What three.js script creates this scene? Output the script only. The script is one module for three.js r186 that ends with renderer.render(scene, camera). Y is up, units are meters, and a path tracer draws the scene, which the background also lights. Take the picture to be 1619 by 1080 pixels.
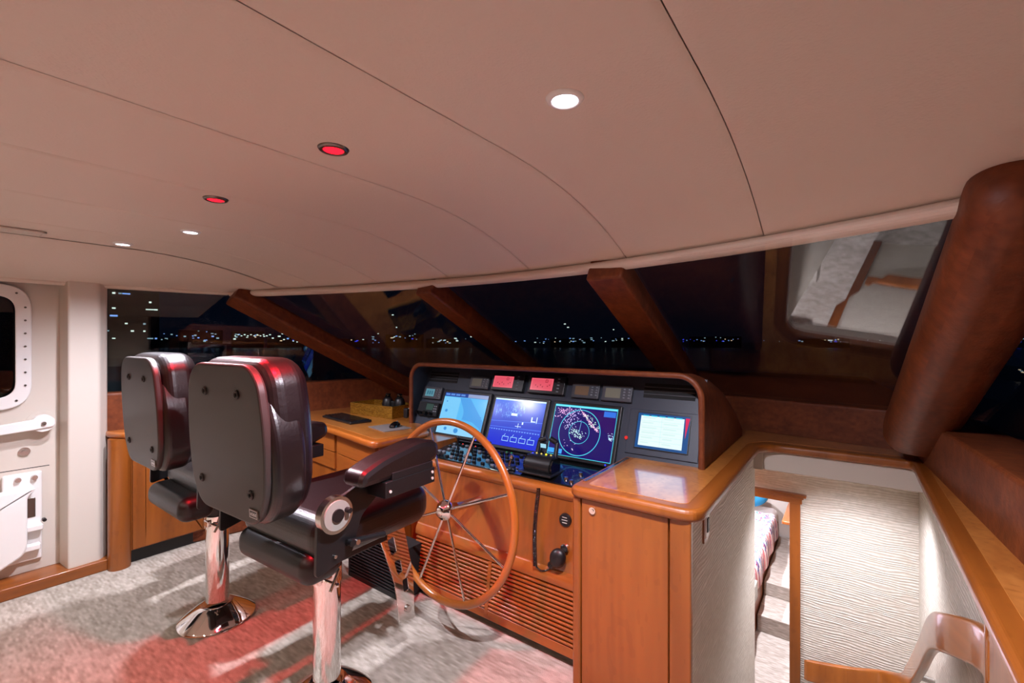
import * as THREE from 'three';
import { RoundedBoxGeometry } from 'three/addons/geometries/RoundedBoxGeometry.js';
import { mergeGeometries, mergeVertices, toCreasedNormals } from 'three/addons/utils/BufferGeometryUtils.js';
import { RectAreaLightUniformsLib } from 'three/addons/lights/RectAreaLightUniformsLib.js';

// ───────────────────────── camera, sky, exposure ─────────────────────────
RectAreaLightUniformsLib.init();
const scene = new THREE.Scene();
const camera = new THREE.PerspectiveCamera(74.1, 1619 / 1080, 0.05, 6000);
camera.name = 'camera';
camera.position.set(0, 1.5, 0);
camera.rotation.set(0, THREE.MathUtils.degToRad(36.5), 0);
scene.add(camera);
scene.background = new THREE.Color(0x03060f);          // night sky
const renderer = new THREE.WebGLRenderer();
renderer.toneMapping = THREE.LinearToneMapping;
renderer.toneMappingExposure = .95;
renderer.shadowMap.enabled = true;
const WHITE_CD = 21, RED_CD = 15, LOWER_CD = 6.2, AFT_CD = 6.5;        // lamp strengths (candela)

// ───────────────────────── helpers ─────────────────────────
const V = (x, y, z) => new THREE.Vector3(x, y, z);
let seed = 12345;
const rnd = () => { seed = (seed * 1664525 + 1013904223) % 4294967296; return seed / 4294967296; };
const rr = (a, b) => a + (b - a) * rnd();
const taken = {};
function numbered(n) { const k = taken[n] = (taken[n] ?? -1) + 1; return k ? `${n}_${String(k).padStart(3, '0')}` : n; }
function uvm(g, grain = 'y', s = 1) {                    // uv in metres, texture v along the grain axis
  if (g.index) g = g.toNonIndexed();
  const p = g.attributes.position, n = g.attributes.normal, uv = new Float32Array(p.count * 2);
  const a = new THREE.Vector3(), b = new THREE.Vector3(), c = new THREE.Vector3(), N = new THREE.Vector3();
  for (let i = 0; i < p.count; i += 3) {
    a.fromBufferAttribute(p, i); b.fromBufferAttribute(p, i + 1); c.fromBufferAttribute(p, i + 2);
    N.crossVectors(b.clone().sub(a), c.clone().sub(a));
    const ax = Math.abs(N.x), ay = Math.abs(N.y), az = Math.abs(N.z);
    let u, v;
    const ord = { x: ['z', 'y'], y: ['x', 'z'], z: ['x', 'y'] }[ax >= ay && ax >= az ? 'x' : ay >= az ? 'y' : 'z'];
    if (ord[0] === grain) { v = ord[0]; u = ord[1]; } else if (ord[1] === grain) { v = ord[1]; u = ord[0]; } else { u = ord[0]; v = ord[1]; }
    [a, b, c].forEach((q, k) => { uv[(i + k) * 2] = q[u] / s; uv[(i + k) * 2 + 1] = q[v] / s; });
  }
  g.setAttribute('uv', new THREE.BufferAttribute(uv, 2));
  return g;
}
function clean(g) {                                      // same attributes everywhere, so that geometries merge
  if (g.index) g = g.toNonIndexed();
  for (const k of Object.keys(g.attributes)) if (!['position', 'normal', 'uv'].includes(k)) g.deleteAttribute(k);
  if (!g.attributes.uv) g.setAttribute('uv', new THREE.BufferAttribute(new Float32Array(g.attributes.position.count * 2), 2));
  g.morphAttributes = {}; g.clearGroups();
  return g;
}
function rb(w, h, d, r = 0.004, seg = 2) { return new RoundedBoxGeometry(w, h, d, seg, Math.min(r, w / 2.01, h / 2.01, d / 2.01)); }
function bx(x0, x1, y0, y1, z0, z1, r = 0.003) {
  const g = rb(Math.abs(x1 - x0), Math.abs(y1 - y0), Math.abs(z1 - z0), r);
  return g.translate((x0 + x1) / 2, (y0 + y1) / 2, (z0 + z1) / 2);
}
function cyl(r0, r1, h, seg = 28, axis = 'y') {
  const g = new THREE.CylinderGeometry(r1, r0, h, seg);
  if (axis === 'x') g.rotateZ(-Math.PI / 2); if (axis === 'z') g.rotateX(Math.PI / 2);
  return g;
}
function lathe(pts, seg = 40) { return new THREE.LatheGeometry(pts.map(p => new THREE.Vector2(p[0], p[1])), seg); }
function tube(pts, r, n = 40, rs = 10) { return new THREE.TubeGeometry(new THREE.CatmullRomCurve3(pts.map(p => V(...p))), n, r, rs, false); }
function rod(a, b, r, seg = 12) {
  const A = V(...a), B = V(...b), d = B.clone().sub(A), g = new THREE.CylinderGeometry(r, r, d.length(), seg);
  g.applyQuaternion(new THREE.Quaternion().setFromUnitVectors(V(0, 1, 0), d.normalize()));
  return g.translate((A.x + B.x) / 2, (A.y + B.y) / 2, (A.z + B.z) / 2);
}
function roundShape(pts, rad = 0) {                      // polygon with rounded corners; pts [x, y, r?]
  const s = new THREE.Shape(), n = pts.length;
  for (let i = 0; i < n; i++) {
    const P = pts[(i + n - 1) % n], Q = pts[i], N = pts[(i + 1) % n], r0 = Q[2] ?? rad;
    const a = new THREE.Vector2(P[0] - Q[0], P[1] - Q[1]), b = new THREE.Vector2(N[0] - Q[0], N[1] - Q[1]);
    const r = Math.min(r0, a.length() * .49, b.length() * .49);
    a.setLength(r); b.setLength(r);
    if (i === 0) s.moveTo(Q[0] + a.x, Q[1] + a.y); else s.lineTo(Q[0] + a.x, Q[1] + a.y);
    if (r > 1e-5) s.quadraticCurveTo(Q[0], Q[1], Q[0] + b.x, Q[1] + b.y);
  }
  s.closePath();
  return s;
}
function ext(shape, depth, bev = 0.003, bs = 2, cs = 10) {
  return new THREE.ExtrudeGeometry(shape, { depth: Math.max(depth - 2 * bev, 1e-4), bevelEnabled: bev > 0, bevelThickness: bev, bevelSize: bev, bevelOffset: -bev, bevelSegments: bs, curveSegments: cs }).translate(0, 0, bev);
}
function slab(pts, y0, y1, bev = 0.003, bs = 2) {        // plan polygon [x, z, r?] between two heights
  return ext(roundShape(pts.map(p => [p[0], -p[1], p[2]])), y1 - y0, bev, bs).rotateX(-Math.PI / 2).translate(0, y0, 0);
}
function plateYZ(pts, x0, x1, bev = 0.002, holes = []) { // side profile [z, y, r?] between two x
  const s = roundShape(pts.map(p => [-p[0], p[1], p[2]]));
  holes.forEach(h => s.holes.push(roundShape(h.map(p => [-p[0], p[1], p[2]]), .012)));
  return ext(s, x1 - x0, bev).rotateY(Math.PI / 2).translate(x0, 0, 0);
}
function prism(quad, t) {                                // a slab of thickness t on a quad of points
  const q = quad.map(p => V(...p)), n = q[1].clone().sub(q[0]).cross(q[q.length - 1].clone().sub(q[0])).normalize().multiplyScalar(t);
  const b = q.map(p => p.clone().add(n)), out = [];
  const tri = (...v) => v.forEach(p => out.push(p.x, p.y, p.z));
  const m = q.length;
  for (let i = 1; i < m - 1; i++) { tri(q[0], q[i + 1], q[i]); tri(b[0], b[i], b[i + 1]); }
  for (let i = 0; i < m; i++) { const j = (i + 1) % m; tri(q[i], q[j], b[j]); tri(q[i], b[j], b[i]); }
  const g = new THREE.BufferGeometry();
  g.setAttribute('position', new THREE.BufferAttribute(new Float32Array(out), 3)); g.computeVertexNormals();
  return g;
}
function beam(a, b, w, t, r, hint = [1, 0, 0]) {         // padded bar from a to b; w along the hint, t across
  const A = V(...a), B = V(...b), L = A.distanceTo(B), Y = B.clone().sub(A).normalize();
  const X = V(...hint); X.addScaledVector(Y, -X.dot(Y)).normalize(); const Z = X.clone().cross(Y);
  const g = rb(w, L, t, r, 5);
  g.applyMatrix4(new THREE.Matrix4().makeBasis(X, Y, Z));
  return g.translate((A.x + B.x) / 2, (A.y + B.y) / 2, (A.z + B.z) / 2);
}
function surf(fn, nu, nv) {                              // parametric surface
  const pos = [], uv = [], idx = [];
  for (let j = 0; j <= nv; j++) for (let i = 0; i <= nu; i++) { const p = fn(i / nu, j / nv); pos.push(p[0], p[1], p[2]); uv.push(p[0], p[2]); }
  for (let j = 0; j < nv; j++) for (let i = 0; i < nu; i++) { const a = j * (nu + 1) + i; idx.push(a, a + 1, a + nu + 1, a + 1, a + nu + 2, a + nu + 1); }
  const g = new THREE.BufferGeometry();
  g.setAttribute('position', new THREE.Float32BufferAttribute(pos, 3)); g.setAttribute('uv', new THREE.Float32BufferAttribute(uv, 2));
  g.setIndex(idx); g.computeVertexNormals();
  return g;
}
function obj(name, geos, mat, parent = scene) {
  let g = Array.isArray(geos) ? (geos.length > 1 ? mergeGeometries(geos.map(clean)) : geos[0]) : geos;
  const m = new THREE.Mesh(g, mat);
  m.name = parent === scene ? numbered(name) : name;
  m.castShadow = m.receiveShadow = true;
  parent.add(m);
  return m;
}
function tag(o, label, category, group) { Object.assign(o.userData, { label, category }); if (group) o.userData.group = group; return o; }
function thing(name, label, category, pos = [0, 0, 0], turn = 0, group) {
  const o = new THREE.Group(); o.name = numbered(name); o.position.set(...pos); o.rotation.y = turn; scene.add(o);
  return tag(o, label, category, group);
}
function struct(name, geos, mat, label, category) { const m = obj(name, geos, mat); m.userData.kind = 'structure'; return tag(m, label, category); }

// ───────────────────────── textures ─────────────────────────
function lattice(n, sd) { let s = sd; const a = new Float32Array(n * n); for (let i = 0; i < n * n; i++) { s = (s * 1664525 + 1013904223) % 4294967296; a[i] = s / 4294967296; } return a; }
const L64 = lattice(64, 77), L64b = lattice(64, 991);
function vn(x, y, px, py, L = L64) {                     // tileable value noise with periods px, py (<= 64)
  const xi = Math.floor(x), yi = Math.floor(y), fx = x - xi, fy = y - yi, sx = fx * fx * (3 - 2 * fx), sy = fy * fy * (3 - 2 * fy);
  const g = (i, j) => L[(((j % py) + py) % py) * 64 + (((i % px) + px) % px)];
  return (g(xi, yi) * (1 - sx) + g(xi + 1, yi) * sx) * (1 - sy) + (g(xi, yi + 1) * (1 - sx) + g(xi + 1, yi + 1) * sx) * sy;
}
function tex(w, h, fn, srgb = true, rep = 1) {           // fn(u, v) -> [r, g, b] 0..255
  const d = new Uint8Array(w * h * 4);
  for (let j = 0; j < h; j++) for (let i = 0; i < w; i++) {
    const c = fn(i / w, j / h), k = (j * w + i) * 4;
    d[k] = Math.max(0, Math.min(255, c[0])); d[k + 1] = Math.max(0, Math.min(255, c[1])); d[k + 2] = Math.max(0, Math.min(255, c[2])); d[k + 3] = 255;
  }
  const t = new THREE.DataTexture(d, w, h); t.wrapS = t.wrapT = THREE.RepeatWrapping; t.magFilter = THREE.LinearFilter; t.minFilter = THREE.LinearMipmapLinearFilter;
  if (srgb) t.colorSpace = THREE.SRGBColorSpace; t.repeat.set(rep, rep); t.needsUpdate = true;
  return t;
}
const mix = (a, b, t) => a.map((x, i) => x + (b[i] - x) * t);
function woodTex(dark, light, k = 1) {                   // grain along v
  return tex(512, 512, (u, v) => {
    const wob = vn(u * 4, v * 2, 4, 2) * .5;
    const broad = vn(u * 10 + wob, v * 1, 64, 1) * .55 + vn(u * 4, v * 2, 4, 2, L64b) * .45;
    const fine = vn(u * 60 + wob * 2, v * 3, 60, 3, L64b), pore = vn(u * 64, v * 20, 64, 20);
    return mix(dark, light, .1 + .9 * ((broad - .5) * .9 * k + .5) + (fine - .5) * .28 * k + (pore > .82 ? -.12 : 0));
  });
}
const T = {};
T.cherry = woodTex([116, 60, 16], [164, 93, 33]);
T.teak = woodTex([142, 76, 22], [186, 109, 42]);
T.veneer = tex(512, 512, (u, v) => {
  const b = vn(u * 12, v * 6, 12, 6), f = vn(u * 50, v * 36, 50, 36, L64b), e = vn(u * 40, v * 40, 40, 40), eye = e > .86 ? -.35 : 0;
  return mix([158, 92, 38], [204, 136, 68], b * .6 + f * .4 + eye);
});
T.leather = tex(512, 512, (u, v) => {
  const b = vn(u * 14, v * 10, 14, 10), f = vn(u * 44, v * 30, 44, 30, L64b), h = vn(u * 64, v * 64, 64, 64);
  return mix([84, 38, 16], [132, 68, 34], b * .35 + f * .4 + h * .25);
});
T.leatherBump = tex(512, 512, (u, v) => { const x = (vn(u * 60, v * 60, 60, 60) * .6 + vn(u * 30, v * 30, 30, 30, L64b) * .4) * 255; return [x, x, x]; }, false, 3);
T.carpet = tex(1024, 1024, (u, v) => {                   // streaked loop pile, streaks along v
  const s1 = vn(u * 64, v * 14, 64, 14), s2 = vn(u * 64 + 7, v * 22, 64, 22, L64b), p = vn(u * 6, v * 4, 6, 4), q = vn(u * 18, v * 12, 18, 12, L64b);
  const sp = ((Math.sin(u * 91234.1 + v * 57321.7) * 43758.5) % 1 + 1) % 1;
  return mix([136, 125, 111], [228, 221, 211], s1 * .34 + s2 * .26 + p * .1 + q * .12 + sp * .18 + .0);
});
T.carpetBump = tex(512, 512, (u, v) => { const s = ((Math.sin(u * 7121.3 + v * 3733.1) * 43758.5) % 1 + 1) % 1, x = (vn(u * 64, v * 64, 64, 64) * .6 + s * .4) * 255; return [x, x, x]; }, false, 4);
const ridge = (u, v) => { const w = vn(u * 5, v * 20, 5, 20) * 1.2 + vn(u * 12, v * 30, 12, 30, L64b) * .5; const d = vn(u * 22 + vn(u * 8, v * 40, 8, 40) * 2, v * 52, 22, 52), e = vn(u * 40, v * 60, 40, 60, L64b); return Math.min(1, Math.max(0, (.15 + .85 * Math.pow(.5 + .5 * Math.sin((v * 52 + w) * Math.PI * 2), 1.2)) * (.3 + .7 * d) + (e - .5) * .16)); };
T.paper = tex(1024, 1024, (u, v) => { const r = ridge(u, v), f = vn(u * 60, v * 60, 60, 60); return mix([190, 181, 165], [228, 222, 211], r * .75 + f * .25); });
T.paperBump = tex(1024, 1024, (u, v) => { const x = ridge(u, v) * 255; return [x, x, x]; }, false);
T.vinylBump = tex(512, 512, (u, v) => { const x = (vn(u * 64, v * 64, 64, 64) * .5 + vn(u * 40 + 3, v * 40, 40, 40, L64b) * .5) * 255; return [x, x, x]; }, false, 4);
T.gold = tex(256, 256, (u, v) => { const a = vn(u * 40, v * 40, 40, 40), b = vn(u * 20, v * 20, 20, 20, L64b); return mix([120, 82, 20], [214, 168, 70], a * .6 + b * .4); });
T.goldBump = tex(256, 256, (u, v) => { const x = vn(u * 40, v * 40, 40, 40) * 255; return [x, x, x]; }, false);
T.floral = tex(512, 512, (u, v) => {
  let c = [238, 232, 230]; const pal = [[178, 44, 62], [38, 70, 140], [214, 120, 120], [60, 130, 160], [120, 60, 110]];
  for (let k = 0; k < 5; k++) { const n = vn(u * 16 + k * 3.3, v * 16 + k * 7.1, 16, 16, k % 2 ? L64 : L64b), m = vn(u * 44 + k, v * 44, 44, 44); if (n > .66 && n < .8 && m > .35) c = pal[k]; else if (n > .8 && m > .5) c = mix(pal[k], [255, 250, 245], .45); }
  return c;
}, true, 2);

// ───────────────────────── materials ─────────────────────────
const std = (o) => new THREE.MeshPhysicalMaterial(o);
const M = {
  cherry: std({ map: T.cherry, roughness: .38, clearcoat: .4, clearcoatRoughness: .14 }),
  teak: std({ map: T.teak, roughness: .34, clearcoat: .7, clearcoatRoughness: .1 }),
  veneer: std({ map: T.veneer, roughness: .3, clearcoat: 1, clearcoatRoughness: .07 }),
  leather: std({ map: T.leather, bumpMap: T.leatherBump, bumpScale: .0006, roughness: .5, specularIntensity: .7 }),
  carpet: std({ map: T.carpet, bumpMap: T.carpetBump, bumpScale: .004, roughness: 1, specularIntensity: .2 }),
  paper: std({ map: T.paper, bumpMap: T.paperBump, bumpScale: .0032, roughness: .55 }),
  vinyl: std({ color: 0xd9cabc, bumpMap: T.vinylBump, bumpScale: .0005, roughness: .55 }),
  cream: std({ color: 0xd2c9be, roughness: .42 }),
  soffit: std({ color: 0xc2b8ab, roughness: .5 }),
  white: std({ color: 0xeceae8, roughness: .3, clearcoat: .4 }),
  chrome: std({ color: 0xe6e4e2, metalness: 1, roughness: .06 }),
  steel: std({ color: 0xc9c6c2, metalness: 1, roughness: .22 }),
  darkChrome: std({ color: 0x77706a, metalness: 1, roughness: .3 }),
  shell: std({ color: 0x332e2c, roughness: .42 }),
  seat: std({ color: 0x0f0b0d, bumpMap: T.leatherBump, bumpScale: .0004, roughness: .34, clearcoat: .35, clearcoatRoughness: .3 }),
  black: std({ color: 0x131214, roughness: .4 }),
  blackGloss: std({ color: 0x0a0a0c, roughness: .16, clearcoat: .6 }),
  dash: std({ color: 0x252c39, roughness: .45 }),
  bezel: std({ color: 0x16171b, roughness: .35 }),
  slot: std({ color: 0x050506, roughness: .8 }),
  greyKey: std({ color: 0x6c7078, roughness: .5 }),
  hubFace: std({ color: 0x8d8982, roughness: .5 }),
  unit: std({ color: 0x3a3c43, roughness: .45 }),
  gauge: std({ color: 0xb9b6ae, roughness: .4 }),
  lcdGrey: std({ color: 0x6f6f62, roughness: .25 }),
  lcdBrown: std({ color: 0x6a5744, roughness: .25 }),
  redKnob: std({ color: 0xd02018, roughness: .35 }),
  gold: std({ map: T.gold, bumpMap: T.goldBump, bumpScale: .002, metalness: .7, roughness: .38 }),
  pad: std({ color: 0x6d6360, roughness: .8 }),
  glass: std({ color: 0xffffff, transmission: 1, thickness: 0, roughness: 0, ior: 1.9 }),
  frontGlass: std({ color: 0xffffff, transmission: 1, thickness: 0, roughness: 0, ior: 1.55 }),
  sideGlass: std({ color: 0xffffff, transmission: 1, thickness: 0, roughness: 0, ior: 1.45 }),
  doorGlass: std({ color: 0x9aa39c, transmission: 1, thickness: 0, roughness: 0, ior: 1.5 }),
  sea: std({ color: 0x04070b, roughness: .25 }),
  hull: std({ color: 0x0b0b0d, roughness: .6 }),
  blue: std({ color: 0x1f7fa8, roughness: .9 }),
  floral: std({ map: T.floral, roughness: .9 }),
  shade: std({ color: 0x17181c, roughness: .9 }),
};
const glow = (c, i = 1) => std({ color: 0x000000, emissive: c, emissiveIntensity: i, roughness: .4 });

// ───────────────────────── plan of the wheelhouse ─────────────────────────
const HY = 1.865, COAM = 1.12, CT = 0.9;                 // header, coaming and counter heights
const headC = new THREE.CatmullRomCurve3([[-4.1, HY, -1.38], [-3.8, HY, -1.55], [-3.0, HY, -1.84], [-2.2, HY, -2.03], [-1.6, HY, -2.1], [-1.0, HY, -2.08], [-.35, HY, -1.97], [.28, HY, -1.74], [.62, HY, -1.55]].map(p => V(...p)));
const headPts = headC.getPoints(200);
function zHead(x) { for (let i = 1; i < headPts.length; i++) if (headPts[i].x >= x) { const a = headPts[i - 1], b = headPts[i]; return a.z + (b.z - a.z) * (x - a.x) / (b.x - a.x); } return headPts[headPts.length - 1].z; }
function ceilY(x, z) {
  const flat = 2.085 - .011 * (x + 1.55) ** 2, d = z - zHead(x), s = Math.min(1, Math.max(0, d / .95));
  return HY + .02 + (flat - HY - .02) * (1 - Math.pow(1 - s, 2.1));
}
const portX = z => z > -.8 ? -4.02 : -4.02 + (-.8 - z) * .228;
const stbX = z => .30 + (z + 3.05) * .0645;              // inner face of the starboard coaming

// floor with the stair opening
{
  const f = struct('floor', [uvm(bx(-4.3, -.45, -.1, 0, -3.2, 2.4, .001), 'x', .62), uvm(bx(-.45, 1.2, -.1, 0, -1.2, 2.4, .001), 'x', .62)], M.carpet, 'light beige streaked carpet of the wheelhouse floor', 'floor');
}
// ceiling of padded panels
{
  const c = new THREE.Group(); c.name = 'ceiling'; c.userData = { kind: 'structure', label: 'cream padded ceiling panels curving down to the windshield', category: 'ceiling' }; scene.add(c);
  const X = [-3.4, -3.08, -2.56, -2.0, -1.42, -.84, -.25, .36], g = .0014;
  for (let k = 0; k < X.length - 1; k++) {
    const a = X[k] + (k ? g : 0), b = X[k + 1] - g;
    obj('ceiling_panel', surf((u, v) => {
      const x = a + (b - a) * u, z0 = zHead(x), z = z0 + (2.4 - z0) * Math.pow(v, 1.6);
      const e = Math.min(u, 1 - u) * (b - a), puff = e < .012 ? .005 * (1 - Math.sqrt(Math.max(0, 1 - (1 - e / .012) ** 2))) : 0;
      return [x, ceilY(x, z) + puff, z];
    }, 44, 44), M.vinyl, c);
  }
  // roof above the panels, closes the seams
  obj('roof_deck', surf((u, v) => { const x = -4.3 + 5.2 * u, z0 = zHead(Math.max(-4.09, Math.min(.61, x))) - .03, z = z0 + (2.5 - z0) * v; return [x, Math.max(ceilY(Math.max(-3.6, Math.min(.4, x)), z), HY) + .016, z]; }, 40, 30), M.vinyl, c);
  // port cove
  obj('cove', surf((u, v) => {
    let x = -3.4 - .46 * u, z0 = zHead(x) + .004, z = z0 + (2.4 - z0) * Math.pow(v, 1.3);
    const ya = ceilY(-3.4, z) - .002, xb = Math.min(-3.86, portX(z) + .015), yb = HY + .008; x = -3.4 + (xb + 3.4) * u;
    return [x, ya + (yb - ya) * Math.pow(u, .8) - Math.sin(u * Math.PI) * .028 * (ya - yb) / .2, z];
  }, 24, 40), M.vinyl, c);
  // starboard cove
  obj('cove', surf((u, v) => {
    const z0 = -1.62, z = z0 + (2.4 - z0) * v, xa = .365, ya = ceilY(.36, z) - .004, xb = stbX(z) + .22, yb = HY + .02;
    return [xa + (xb - xa) * u, ya + (yb - ya) * Math.pow(u, .8) - Math.sin(u * Math.PI) * .03, z];
  }, 16, 20), M.vinyl, c);
}
// header lip along the top of the glass
{
  const sub = new THREE.CatmullRomCurve3(headC.getPoints(60).filter(p => p.x > -3.86 && p.x < .5).map(p => V(p.x, HY + .004, p.z + .012)));
  const s = new THREE.Shape(); s.absellipse(0, 0, .026, .04, 0, Math.PI * 2);
  const g = new THREE.ExtrudeGeometry(s, { steps: 120, extrudePath: sub, bevelEnabled: false, curveSegments: 10 });
  struct('trim_1', g, M.vinyl, 'cream padded lip along the top of the windshield', 'header trim');
  const pv = new THREE.CatmullRomCurve3([2.3, 1, 0, -.5, -.8, -1.1, -1.5].map(z => V(portX(z) + .02, HY + .012, z)));
  struct('trim_2', new THREE.ExtrudeGeometry((() => { const q = new THREE.Shape(); q.absellipse(0, 0, .022, .03, 0, Math.PI * 2); return q; })(), { steps: 60, extrudePath: pv, bevelEnabled: false }), M.vinyl, 'cream rounded lip above the side door and side window', 'header trim');
}
// glass: base and top of each pillar line
const PA = [[-3.8, HY, -1.55], [-3.53, COAM - .02, -2.92]], PB = [[-2.2, HY, -2.03], [-2.2, COAM - .02, -3.55]], PC = [[-1.0, HY, -2.08], [-1.0, COAM - .02, -3.62]], PD = [[.34, HY, -1.72], [.32, COAM - .02, -3.3]];
function pane(n, quad, label) {
  const w = struct('window_' + n, prism(quad, .008), n === 3 ? M.glass : n > 3 ? M.sideGlass : M.frontGlass, label, 'window');
  return w;
}
pane(1, [PA[1], PB[1], PB[0], PA[0]], 'raked windshield pane between the two port pillars, dark with night outside');
pane(2, [PB[1], PC[1], PC[0], PB[0]], 'raked centre windshield pane above the console hood');
pane(3, [PC[1], PD[1], PD[0], PC[0]], 'raked windshield pane above the stairwell, mirroring the lit stairs');
pane(4, [[portX(-.8) - .03, COAM - .02, -.78], [PA[1][0] - .03, COAM - .02, -2.95], [PA[0][0] - .03, HY + .01, -1.5], [portX(-.8) - .03, HY + .01, -.78]], 'side window beside the cream pilaster with city lights beyond');
pane(5, [[stbX(-3.2) + .14, COAM - .02, -3.25], [stbX(.6) + .16, COAM - .02, .6], [stbX(.6) + .2, HY + .02, .6], [stbX(-1.5) + .2, HY + .02, -1.6]], 'side window above the starboard padded coaming');
// pillars wrapped in brown leather
function pillar(n, a, b, w, t, r, label, hint) { struct('trim_' + n, uvm(beam(a, b, w, t, r, hint), 'y', .8), M.leather, label, 'window pillar'); }
pillar(3, [-3.74, HY - .005, -1.5], [-3.42, COAM - .1, -2.98], .22, .12, .02, 'wide brown leather windshield pillar nearest the cream side window', [1, 0, -.3]);
pillar(4, [-2.17, HY - .005, -2.0], [-2.17, COAM - .06, -3.6], .15, .12, .016, 'brown leather windshield pillar above the left end of the console hood');
pillar(5, [-.94, HY - .005, -2.03], [-.94, COAM - .06, -3.66], .19, .13, .016, 'brown leather windshield pillar above the right half of the console');
pillar(6, [.375, 1.915, -1.57], [.265, 1.01, -3.03], .25, .24, .1, 'thick rounded brown leather pillar beside the stairwell ledge', [1, 0, .1]);
// coamings below the glass
function coaming(name, pts, y0, y1, label) {
  const q = [...pts.map(p => [p[0], p[1], .02]), ...pts.map(p => [p[2], p[3], 0]).reverse()];
  struct(name, uvm(slab(q, y0, y1, .016, 4), 'x', .8), M.leather, label, 'coaming');
}
coaming('wall_port', [[portX(-.72), -.72, portX(-.72) - .14, -.72], [portX(-.8), -.8, portX(-.8) - .14, -.8], [-3.53, -2.9, -3.68, -2.98]], 0, COAM + .03, 'brown leather padded sill under the port side window');
coaming('wall_forward', [[-3.53, -2.9, -3.66, -3.02], [-2.2, -3.5, -2.2, -3.66], [-1.0, -3.56, -1.0, -3.72], [.30, -3.26, .42, -3.42]], .8, COAM, 'brown leather padded sill under the windshield');
coaming('wall_starboard', [[stbX(-3.12), -3.12, stbX(-3.12) + .2, -3.3], [stbX(2.4), 2.4, stbX(2.4) + .2, 2.4]], .86, COAM, 'brown leather padded sill along the starboard ledge');
struct('wall_hull_starboard', bx(.52, .62, -1.5, .9, -3.6, 2.4), M.hull, 'dark hull side outside the starboard ledge', 'wall');
struct('wall_aft', [uvm(bx(-4.3, .9, -.1, 2.2, 2.35, 2.45))], M.cherry, 'cherry wood bulkhead closing the wheelhouse aft', 'wall');
struct('wall_side_aft', [bx(-4.3, -4.16, 0, 2.1, .45, 2.4)], M.cream, 'cream side wall aft of the port door', 'wall');
struct('wall_starboard_aft', [bx(.72, .82, -.1, 2.1, .6, 2.4)], M.cream, 'cream side wall behind the starboard window', 'wall');

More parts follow.
